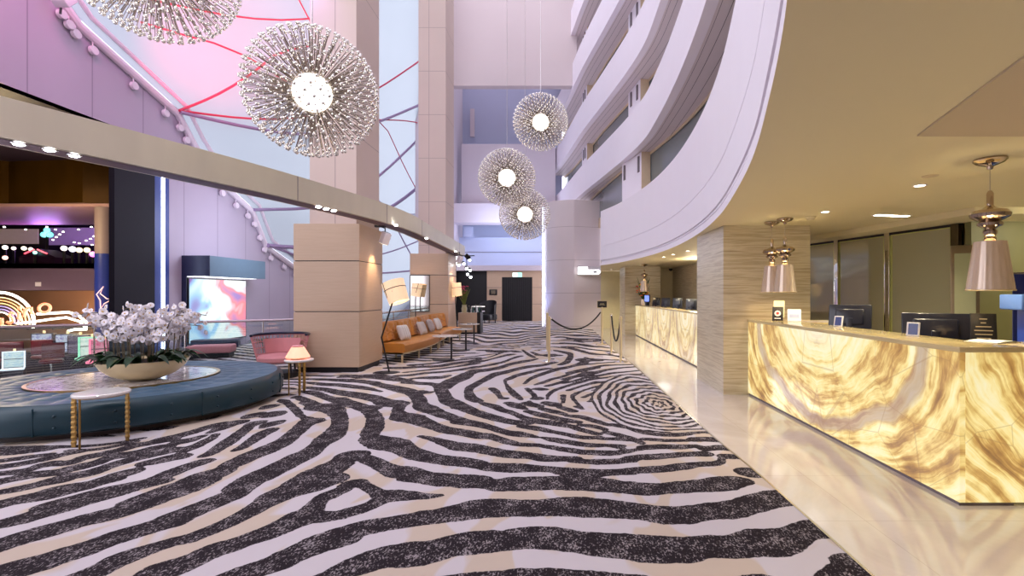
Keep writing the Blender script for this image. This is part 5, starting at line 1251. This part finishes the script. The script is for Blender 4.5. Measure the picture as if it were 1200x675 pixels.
for k in range(14):
    a = R.uniform(0, 6.28); q = R.uniform(.03, .26); m = MB(); c = (q * math.cos(a), q * math.sin(a), R.uniform(.55, 1.05))
    for j in range(5): m.sphere((c[0] + .03 * math.cos(j * 1.257), c[1] + .03 * math.sin(j * 1.257), c[2]), .03, 6, 4, .7)
    m.build('blossom', pm('vase_blossom', srgb(190, 60, 90), .6), t)
BOT = [pm('bottle_dark', srgb(30, 34, 40), .1), pm('bottle_clear', srgb(210, 220, 226), .1), pm('bottle_green', srgb(40, 90, 80), .1)]
for k in range(7):
    m = MB(); h = R.uniform(.2, .3); m.lathe([(.0001, 0), (.035, 0), (.037, .02), (.037, h * .6), (.014, h * .78), (.014, h), (.0001, h)], seg=14).mat(1); m.lathe([(.016, h), (.016, h + .03), (.0001, h + .03)], seg=10)
    nm = ['dark', 'clear', 'green'][k % 3]
    tag(m.build('bottle', [BOT[k % 3], STEEL], None, (-3.42 + .075 * k, 18.42 + .09 * (k % 2), .808)), '%s bottle on the oak console, number %s along from the vase' % (nm, ['one', 'two', 'three', 'four', 'five', 'six', 'seven'][k]), 'bottle', 'bottles on the oak console')
# wing chair and table by the dark opening
t = thing('wing_chair', 'black high backed chair in front of the dark opening', 'chair', (-3.75, 25.2, .004), rad(-25))
m = MB(); m.box(-.42, .42, -.4, .35, .16, .46, .05); m.build('seat', BLACK, t)
m = MB(); m.grid(lambda u, v: ((.46 + .06 * v) * math.cos(rad(-10 + 200 * u)), (.40 + .06 * v) * math.sin(rad(-10 + 200 * u)), .2 + 1.0 * v - .25 * v * (1 - math.sin(math.pi * u))), 24, 8); m.build('wrap_back', BLACK, t, smooth=80)
for (x, y) in ((-.35, -.33), (.35, -.33), (-.33, .28), (.33, .28)):
    m = MB(); m.cyl((x, y, 0), (x, y, .18), .022, .03, 8); m.build('leg', DKGREY, t)
t = thing('round_table', 'small white topped table with a stack of cups by the black chair', 'table', (-4.1, 24.6, .004))
m = MB(); m.lathe([(.0001, .86), (.33, .86), (.34, .88), (.33, .9), (.0001, .9)], seg=30); m.build('table_top', emit('glow_top', (1, .95, .85), .5), t)  # white top given its own glow, though it is no lamp
m = MB(); m.cyl((0, 0, 0), (0, 0, .87), .03, seg=10); m.cyl((0, 0, 0), (0, 0, .02), .22, seg=20); m.build('pedestal', BLACK, t)
m = MB(); m.box(-.3, .3, -.2, .2, .62, .66); m.build('lower_shelf', WHITE, t)

# spots and lamps of the header beam
def beam_spot(label, px, py, d=None, energy=0):
    # on the underside of the beam (z 2.89)
    d = (2.885 - EYE) * F / (VY - py); x = (px - VX) / F * d
    t = thing('beam_downlight', label, 'downlight', (x, d, 2.885), 0, 'downlights under the header beam')
    m = MB(); m.lathe([(.055, -.012), (.06, -.004), (.045, -.001), (.04, -.012)], seg=18); m.build('trim_ring', STEEL, t)
    m = MB(); m.sphere((0, 0, -.008), .042, 12, 8, .4); m.build('lamp', LED, t)
    if energy: light('SPOT', 'beam_spot', (x, d, 2.84), energy, (.95, .95, 1), .04, (x + .3, d - .1, 0), 70, .6)
for (px, py, l) in ((22, 168, 'first bright downlight under the header beam above the casino'), (58, 175, 'second bright downlight under the header beam above the casino'), (87, 181.5, 'third bright downlight under the header beam above the casino'),
                    (373, 242, 'downlight under the header beam, first of the trio by the oak column'), (382, 244.5, 'downlight under the header beam, middle of the trio by the oak column'), (391, 246.5, 'downlight under the header beam, last of the trio by the oak column'),
                    (464, 263.5, 'downlight under the header beam beyond the big oak column'), (500, 279, 'downlight under the header beam before the second oak column'), (534, 294.5, 'downlight under the header beam at its far end')):
    beam_spot(l, px, py, energy=18 if px > 340 else 8)
def wall_spot(label, c, aim, en):
    c = Vector(c); t = thing('spotlight', label, 'spotlight', c, 0)
    dr = (Vector(aim) - c).normalized(); q = Vector((0, 0, 1)).rotation_difference(dr).to_matrix().to_4x4()
    m = MB(); m.box(-.075, .075, -.075, .075, -.12, .12, .012).xf(q); m.build('housing', WHITE, t)
    m = MB(); m.box(-.06, .06, -.06, .06, .12, .124).xf(q); m.build('lens', emit('spot_lens', (1, .85, .6), 2), t)
    m = MB(); m.tube([(0, 0, 0), (0, 0, .2), (-.12, 0, .24)], .014, 6); m.box(-.2, .0, -.05, .05, .22, .26); m.build('bracket', DKGREY, t)
    if en: light('SPOT', 'spot_beam', tuple(c + dr * .14), en, (1, .72, .42), .04, aim, 62, .6)
wall_spot('white boxy spotlight tilted down at the top of the big oak column', (-3.52, 9.8, 2.64), (-3.95, 9.95, 1.45), 34)
wall_spot('white boxy spotlight tilted down at the top of the far oak column', (-3.36, 16.4, 2.68), (-3.8, 16.5, 1.4), 26)
t = thing('spotlight_cluster', 'cluster of black hanging spotlights at the end of the header beam', 'spotlight', (-3.3, 17.2, 2.89))
m = MB(); m.cyl((0, 0, -.1), (.1, 0, .0), .09, .11, 14); m.tube([(0, 0, 0), (.05, 0, -.7)], .014, 6); m.box(-.25, .3, -.03, .03, -.03, .0); m.build('bracket', BLACK, t)
for k, (x, z) in enumerate(((-.1, -.25), (.1, -.12), (.0, -.42), (.12, -.48), (.03, -.62), (.14, -.72), (-.28, -.3))):
    m = MB(); m.cyl((x, 0, z), (x + .04, -.1, z - .06), .05, .06, 12).mat(1); m.cyl((x + .041, -.101, z - .06), (x + .043, -.106, z - .064), .045, seg=12); m.build('spot_head', [BLACK, LED], t)
# floodlight at the top of the wall pipe
t = thing('floodlight', 'pink floodlight clamped at the top of the wall pipe', 'floodlight', (-9.1, 8.9, 6.9)); t.scale = (.6,) * 3
m = MB(); m.box(-.22, .22, -.12, .12, -.22, .22, .03).xf(Matrix.Rotation(rad(-40), 4, 'X')); m.build('housing', PIPEM, t)
m = MB(); m.box(-.18, .18, .12, .125, -.18, .18).xf(Matrix.Rotation(rad(-40), 4, 'X')); m.build('lens', emit('flood_lens', (1, .3, .5), 3), t)
m = MB(); m.tube([(-.1, 0, -.2), (-.12, 0, -.4)], .03, 6); m.build('clamp', DKGREY, t)

# ------------------------------------------------------------------ casino things
NEONW = emit('neon_white', (1.0, .88, .72), 3.2); NEONO = emit('neon_orange', (1.0, .36, .10), 1.0); NEONR = emit('neon_red_orange', (1.0, .20, .05), 1.1); NEONP = emit('neon_violet', (.30, .24, .7), .7); NEONY = emit('neon_amber', (1.0, .60, .2), .9)
ND = 13.55
t = thing('neon_sign', 'glowing neon casino sign with rainbow loops and white swoosh', 'neon sign', (-14.5, ND, 1.2)); o0 = Vector(t.location)
def npx(pts): return [P(x, y, ND) - o0 for x, y in pts]
def arc(cx, cy, rx, ry, a0, a1, n=22, tilt=0):
    out = []
    for i in range(n + 1):
        a = rad(a0 + (a1 - a0) * i / n); x, y = rx * math.cos(a), -ry * math.sin(a); c, s = math.cos(rad(tilt)), math.sin(rad(tilt)); out.append((cx + x * c - y * s, cy + x * s + y * c))
    return out
m = MB(); m.tube(npx(arc(2, 374, 38, 31, -2, 185, tilt=14)), .036, 8); m.tube(npx([(20, 379), (40, 377), (60, 374), (78, 372), (94, 377), (100, 384)]), .03, 8); m.tube(npx([(44, 368), (60, 367), (80, 366), (92, 369), (101, 378), (101, 386), (88, 386), (80, 388)]), .034, 8); m.build('white_tube', NEONW, t)
for k, mt in enumerate((NEONY, NEONO, NEONY, NEONP, NEONP, NEONW)):
    m = MB(); m.tube(npx(arc(2, 375, 33 - k * 4.4, 26 - k * 3.4, -2, 185, tilt=14)), .018, 6); m.build('rainbow_tube', mt, t)
LET = {'c': [arc(-11, 383, 5, 6, 60, 310)], 'a': [arc(4.5, 377.5, 4.8, 4.8, 0, 360, 18), [(9, 372.5), (9, 380), (11.5, 382)]], 's': [[(23, 367.5), (19.5, 366), (17, 369), (21, 372.5), (22, 376), (18.5, 378.5), (15, 377)]],
       'i': [[(29, 366), (28.5, 373), (31, 374.5)], arc(29.6, 361, .8, .8, 0, 360, 8)], 'n': [[(35, 371), (36, 361.5)], [(36, 365), (39, 360.5), (43, 360.5), (43.5, 367), (46, 368)]], 'o': [arc(58.5, 361, 6.6, 5.0, 0, 360, 22, -8)]}
for ch, strokes in LET.items():
    m = MB()
    for s_ in strokes: m.tube([p - Vector((0, .14, 0)) for p in npx(s_)], .036, 7)
    m.build('neon_letter', NEONR, t)
m = MB()
for x in (-20, 5, 30, 60, 90):
    p = P(x, 386, ND) - o0; m.cyl((p.x, .04, p.z), (p.x, 1.9, p.z), .02, seg=6)
p0 = P(-30, 386, ND) - o0; p1 = P(95, 384, ND) - o0; m.tube([p0 + Vector((0, .06, 0)), p1 + Vector((0, .06, 0))], .015, 6)
m.build('mounting_rail', DKGREY, t)
light('POINT', 'neon_glow', (-13.6, 14.4, 1.0), 60, (1, .6, .3), .6)
# slot machines
SLB = pm('slot_cabinet', srgb(40, 34, 52), .3)
def slot(label, x, y, rz, sc, topc=None, frame=None, k=.72):
    t = thing('slot_machine', label, 'slot machine', (x, y, -.6), rz, 'slot machines on the casino floor'); t.scale = (k,) * 3
    m = MB(); m.box(-.32, .32, -.25, .3, 0, .75, .03); m.box(-.32, .32, .0, .3, .75, 1.45, .03); m.build('cabinet', SLB, t)
    m = MB(); m.box(-.33, .33, -.36, -.1, .70, .78, .02); m.build('button_deck', frame or DKGREY, t)
    m = MB(); m.box(-.27, .27, -.012, -.002, .80, 1.12); m.build('lower_screen', sc, t)
    m = MB(); m.box(-.27, .27, -.012, -.002, 1.15, 1.42); m.build('upper_screen', topc or sc, t)
    if frame:
        m = MB(); m.box(-.33, -.28, -.03, .02, .76, 1.46); m.box(.28, .33, -.03, .02, .76, 1.46); m.box(-.28, .28, -.03, .02, 1.425, 1.46); m.build('lit_frame', frame, t)
    m = MB(); m.cyl((0, .15, 1.45), (0, .15, 1.55), .04, seg=10); m.build('beacon', NEONY, t)
def scm(n, a, b, es=1.0): return m_screen(n, [(.3, a), (.5, b), (.7, a)], es * .5, 6)
SV = scm('slot_violet', (.25, .22, .6), (.85, .85, 1)); SW = scm('slot_white', (.7, .9, .8), (1, 1, .9), 1.2); SB = scm('slot_blue', (.5, .75, 1), (.9, 1, 1), 1.1); SD = scm('slot_dim', (.08, .06, .12), (.35, .25, .4), .6); SP = scm('slot_pink', (.9, .05, .2), (1, .4, .5), 1.0)
GRNF = emit('slot_green_frame', (.15, .8, .45), .7); WHF = emit('slot_white_frame', (.8, .85, 1), .8); PKF = emit('slot_pink_frame', (1, .1, .25), .8)
slot('slot machine with pale violet screens, first in the casino row', -14.0, 13.1, rad(24), SV)
slot('slot machine with striped violet screens, second in the casino row', -13.15, 12.9, rad(24), SV)
slot('slot machine with dim screens, third in the casino row', -12.45, 12.55, rad(28), SD)
slot('slot machine with green lit frame and white screens', -11.6, 12.0, rad(30), SW, None, GRNF)
slot('slot machine with pink lit front by the blue poster column', -10.75, 11.4, rad(30), SP, None, PKF)
slot('slot machine with white lit frame and pale blue screen nearest the rail', -12.45, 11.05, rad(40), SB, None, WHF, .55)
slot('dim violet slot machine at the edge of the casino floor', -12.6, 9.6, rad(38), SD, SV)
REDST = pm('red_vinyl', srgb(120, 20, 30), .35)
for k, (x, y) in enumerate(((-14.2, 11.3), (-13.7, 10.9), (-13.25, 10.5), (-12.9, 12.1), (-13.0, 11.5), (-11.85, 11.3))):
    t = thing('casino_stool', 'red vinyl casino stool, %s from the neon sign' % ['first', 'second', 'third', 'fourth', 'fifth', 'sixth', 'seventh', 'eighth'][k], 'stool', (x, y, -.6), rad(20 + 7 * k), 'red stools at the slot machines')
    m = MB(); m.lathe([(.0001, .50), (.2, .50), (.22, .54), (.2, .58), (.0001, .59)], seg=18); m.build('seat', REDST, t)
    m = MB(); m.box(-.19, .19, -.21, -.16, .62, .98, .03); m.build('backrest', REDST, t)
    m = MB(); m.cyl((0, 0, 0), (0, 0, .5), .03, seg=8); m.cyl((0, 0, 0), (0, 0, .03), .2, seg=16); m.build('pedestal', STEEL, t)
# long red counter rows on the casino floor
for k, (x, y, l) in enumerate(((-14.2, 12.0, 'long dark red gaming counter nearer the neon sign'), (-14.6, 9.9, 'long dark red gaming counter nearer the rail'))):
    t = thing('gaming_counter', l, 'counter', (x, y, -.6), rad(-32))
    m = MB(); m.box(-1.1, 1.1, -.2, .2, .72, .80, .02); m.build('top', REDST, t)
    m = MB(); m.box(-1.05, 1.05, -.12, .12, 0, .72); m.build('body', DKP, t)
# mezzanine things: ball lamps, bar hut, statue light, ceiling pin lights
BALLS = [((75, 291, 15.0), (1, .85, .8), .11), ((85, 292, 14.8), (.85, .85, 1), .12), ((93, 293, 15.1), (1, .7, .4), .11), ((102, 293, 15.0), (1, .75, .35), .11), ((109, 298, 15.2), (1, .2, .8), .12), ((6, 290, 16), (1, .85, .7), .10), ((16, 291, 16), (1, .8, .7), .08), ((28, 291, 15.6), (1, .85, .6), .09), ((36, 292, 15.8), (1, .85, .6), .08), ((6, 302, 15), (1, .5, .4), .09), ((41, 296, 15), (.3, 1, .8), .07)]
orx = ['pinkish white', 'cool white', 'amber', 'golden', 'magenta', 'cream', 'rosy', 'warm yellow', 'pale yellow', 'coral', 'mint green']
for ((px, py, d), c, r), nm in zip(BALLS, orx):
    p = P(px, py, d); t = thing('bar_lamp', '%s glowing lamp on the casino mezzanine bar' % nm, 'lamp', (p.x, p.y, 2.41), 0, 'glowing lamps on the mezzanine')
    m = MB(); m.sphere((0, 0, p.z - 2.41), r * .72, 14, 10); m.build('globe', emit('globe_' + nm.replace(' ', '_'), c, 1.6), t)
    m = MB(); m.cyl((0, 0, 0), (0, 0, p.z - 2.41 - r * .9), .035, seg=8); m.cyl((0, 0, 0), (0, 0, .02), .1, seg=14); m.build('stand', BLACK, t)
p = P(55, 305, 15.4)
t = thing('bar_kiosk', 'dark bar kiosk with a red lit gable on the mezzanine', 'kiosk', (p.x, p.y, 2.41))
m = MB(); m.prism([(-.55, -.3), (.55, -.3), (.55, .3), (-.55, .3)], 0, .25); m.add([(-.6, -.32, .25), (.6, -.32, .25), (0, -.32, .52), (-.6, .32, .25), (.6, .32, .25), (0, .32, .52)], [(0, 1, 2), (5, 4, 3), (0, 2, 5, 3), (1, 4, 5, 2), (0, 3, 4, 1)]); m.build('body', pm('kiosk_plum', srgb(50, 24, 56), .4), t)
m = MB(); m.tube([(-.35, -.33, .36), (-.05, -.33, .49)], .022, 6); m.tube([(.05, -.33, .49), (.35, -.33, .36)], .022, 6); m.build('neon_gable', emit('kiosk_red', (1, .05, .1), 1.6), t)
p = P(55, 275, 15.4)
t = thing('light_sculpture', 'teal glowing club shaped light above the bar kiosk', 'light sculpture', (p.x, p.y, 2.94))
m = MB(); z = p.z - 2.94; m.sphere((0, 0, z + .14), .08, 10, 8); m.sphere((-.09, 0, z), .09, 10, 8); m.sphere((.09, 0, z), .09, 10, 8); m.build('lobes', emit('teal_glow', (.12, .8, .8), 1.1), t)
m = MB(); m.cyl((0, 0, 0), (0, 0, z), .03, .02, 8); m.build('stem', BLACK, t)
m = MB(); m.sphere((0, 0, 0), .035, 8, 6, .6); pin = m.build('ceiling_pin_light', emit('pin_white', (1, .9, .8), 8))
tag(pin, 'tiny white pin light in the dark casino ceiling', 'pin light', 'pin lights in the casino ceiling')
pins = []
for k in range(4): pins.append((62 + k * 4, 281 - k * 3.1, 17.0))
pins += [(26, 250, 16), (19, 257, 16.5), (16, 260, 17), (72, 254, 16), (72, 260, 17), (48, 257, 17), (107, 259.5, 17), (110, 259, 16.5), (107, 266, 17.5), (5, 266, 17), (65, 269, 17), (92, 269, 17.5), (101, 282, 18), (106, 280, 18), (110, 277, 17.5), (87, 284, 18.5), (55, 266, 17.5), (30, 269, 18), (93, 285, 18.5), (108, 287, 18.5), (84, 248, 15.5)]
for k, q in enumerate(pins):
    o = pin if k == 0 else pin.copy()
    if k: COL.objects.link(o)
    o.location = P(*q)
m = MB(); m.box(-.9, .9, 0, .05, -.3, .3); 
tag(m.build('backlit_panel', emit('panel_sand', srgb(130, 108, 84), .35), None, P(18, 277, 19.5)), 'dim sand coloured lit panel at the back of the mezzanine', 'panel')
m = MB(); m.box(-1.2, 1.2, 0, .05, -.35, .35); tag(m.build('backlit_panel', emit('panel_violet', srgb(70, 44, 96), .4), None, P(92, 277, 19.5)), 'dim violet lit panel at the back of the mezzanine', 'panel')
# star on the blue poster column and the exit plate
t = thing('star_ornament', 'pink outlined star hanging on the blue poster column', 'star ornament', P(119, 349, 12.9))
c0 = Vector(t.location); st = [(121, 336), (117.5, 344), (125, 350), (131, 351), (122, 356), (118, 362), (117.5, 352), (113, 345)]
m = MB(); m.tube([P(x, y, 12.9) - c0 for x, y in st], .013, 6, closed=True); m.build('outline', emit('star_pink', (1, .5, .45), .8), t)
m = MB(); m.box(-.08, .08, -.01, .01, -.06, .06, .004); tag(m.build('wall_socket', WHITE, None, (P(44, 333, 13.97).x, 13.985, P(44, 333, 13.97).z)), 'small white plate on the mauve mezzanine band', 'wall plate')

# ------------------------------------------------------------------ light
w = bpy.data.worlds.new('sky'); S.world = w; w.use_nodes = True
nt = w.node_tree; bg = nt.nodes['Background']
tc = nt.nodes.new('ShaderNodeTexCoord'); sx = nt.nodes.new('ShaderNodeSeparateXYZ'); nt.links.new(tc.outputs['Generated'], sx.inputs[0])
rp = nt.nodes.new('ShaderNodeValToRGB'); rp.color_ramp.elements[0].position = .3; rp.color_ramp.elements[0].color = (.90, .89, 1, 1); rp.color_ramp.elements[1].position = 1; rp.color_ramp.elements[1].color = (.94, .88, 1, 1)
nt.links.new(sx.outputs[2], rp.inputs[0]); nt.links.new(rp.outputs[0], bg.inputs[0]); bg.inputs[1].default_value = 2.0
# coloured stage light by unseen, freely placed lamps, plus added fills
light('SPOT', 'pink_flood', (-5.0, 6.5, 3.6), 9000, (1, .04, .16), .15, P(270, 60, 11.5), 33, 1.0)
light('AREA', 'violet_wash', (-5.2, 8.5, 8.0), 20, (.62, .35, 1), 1.5, (-9.5, 11, 4.5))
light('SPOT', 'pink_wall_wash', (-7.5, 7.0, 8.5), 170, (1, .16, .5), .3, (-9.5, 9.5, 6), 90, .9)
light('AREA', 'blue_back_wash', (-3, 26.0, 5.0), 60, (.62, .72, 1), 3.0, (-3, 30, 9.5))
light('AREA', 'blue_back_wash', (-3, 27.6, 3.2), 8, (.62, .76, 1), 2.0, (-3, 28.9, 4.8))
light('SPOT', 'blue_tower_wash', (-1.2, 21.6, .15), 90, (.35, .45, 1), .1, (-.5, 22, 4), 80, .9)
light('POINT', 'casino_gold', (-13, 11.0, 3.2), 120, (1, .75, .4), .4)
light('POINT', 'casino_violet', (-18, 17.0, 3.4), 60, (.6, .25, 1), .4)
light('POINT', 'casino_floor_light', (-13, 11.2, 1.2), 45, (1, .75, .85), .4)
light('AREA', 'cool_wall_fill', (-7.2, 13.2, 3.4), 40, (.78, .84, 1), 1.2, (-9.5, 13.6, 2.6))  # unseen lamp added to lift the lower panel wall
light('AREA', 'office_light', (6.5, 5.0, 2.4), 20, (1, .92, .6), .6, (6.5, 6.3, 1.4))
light('POINT', 'far_office', (3.9, 14, 2.2), 22, (1, .85, .6), .2)

cam = bpy.data.cameras.new('camera'); co = bpy.data.objects.new('camera', cam); COL.objects.link(co)
co.location = (0, 0, EYE); co.rotation_euler = (rad(90), 0, 0)
cam.sensor_width = 36; cam.lens = F * 36 / 1200; cam.shift_x = -(VX - 600) / 1200; cam.shift_y = (VY - 337.5) / 1200; cam.clip_start = .05; cam.clip_end = 200
S.camera = co
S.view_settings.view_transform = 'Standard'; S.view_settings.look = 'None'; S.view_settings.gamma = 1; S.view_settings.use_curve_mapping = False
S.view_settings.exposure = .7
S.cycles.use_denoising = True; S.cycles.max_bounces = 7; S.cycles.diffuse_bounces = 4; S.cycles.glossy_bounces = 4; S.cycles.transparent_max_bounces = 12; S.cycles.sample_clamp_indirect = 6
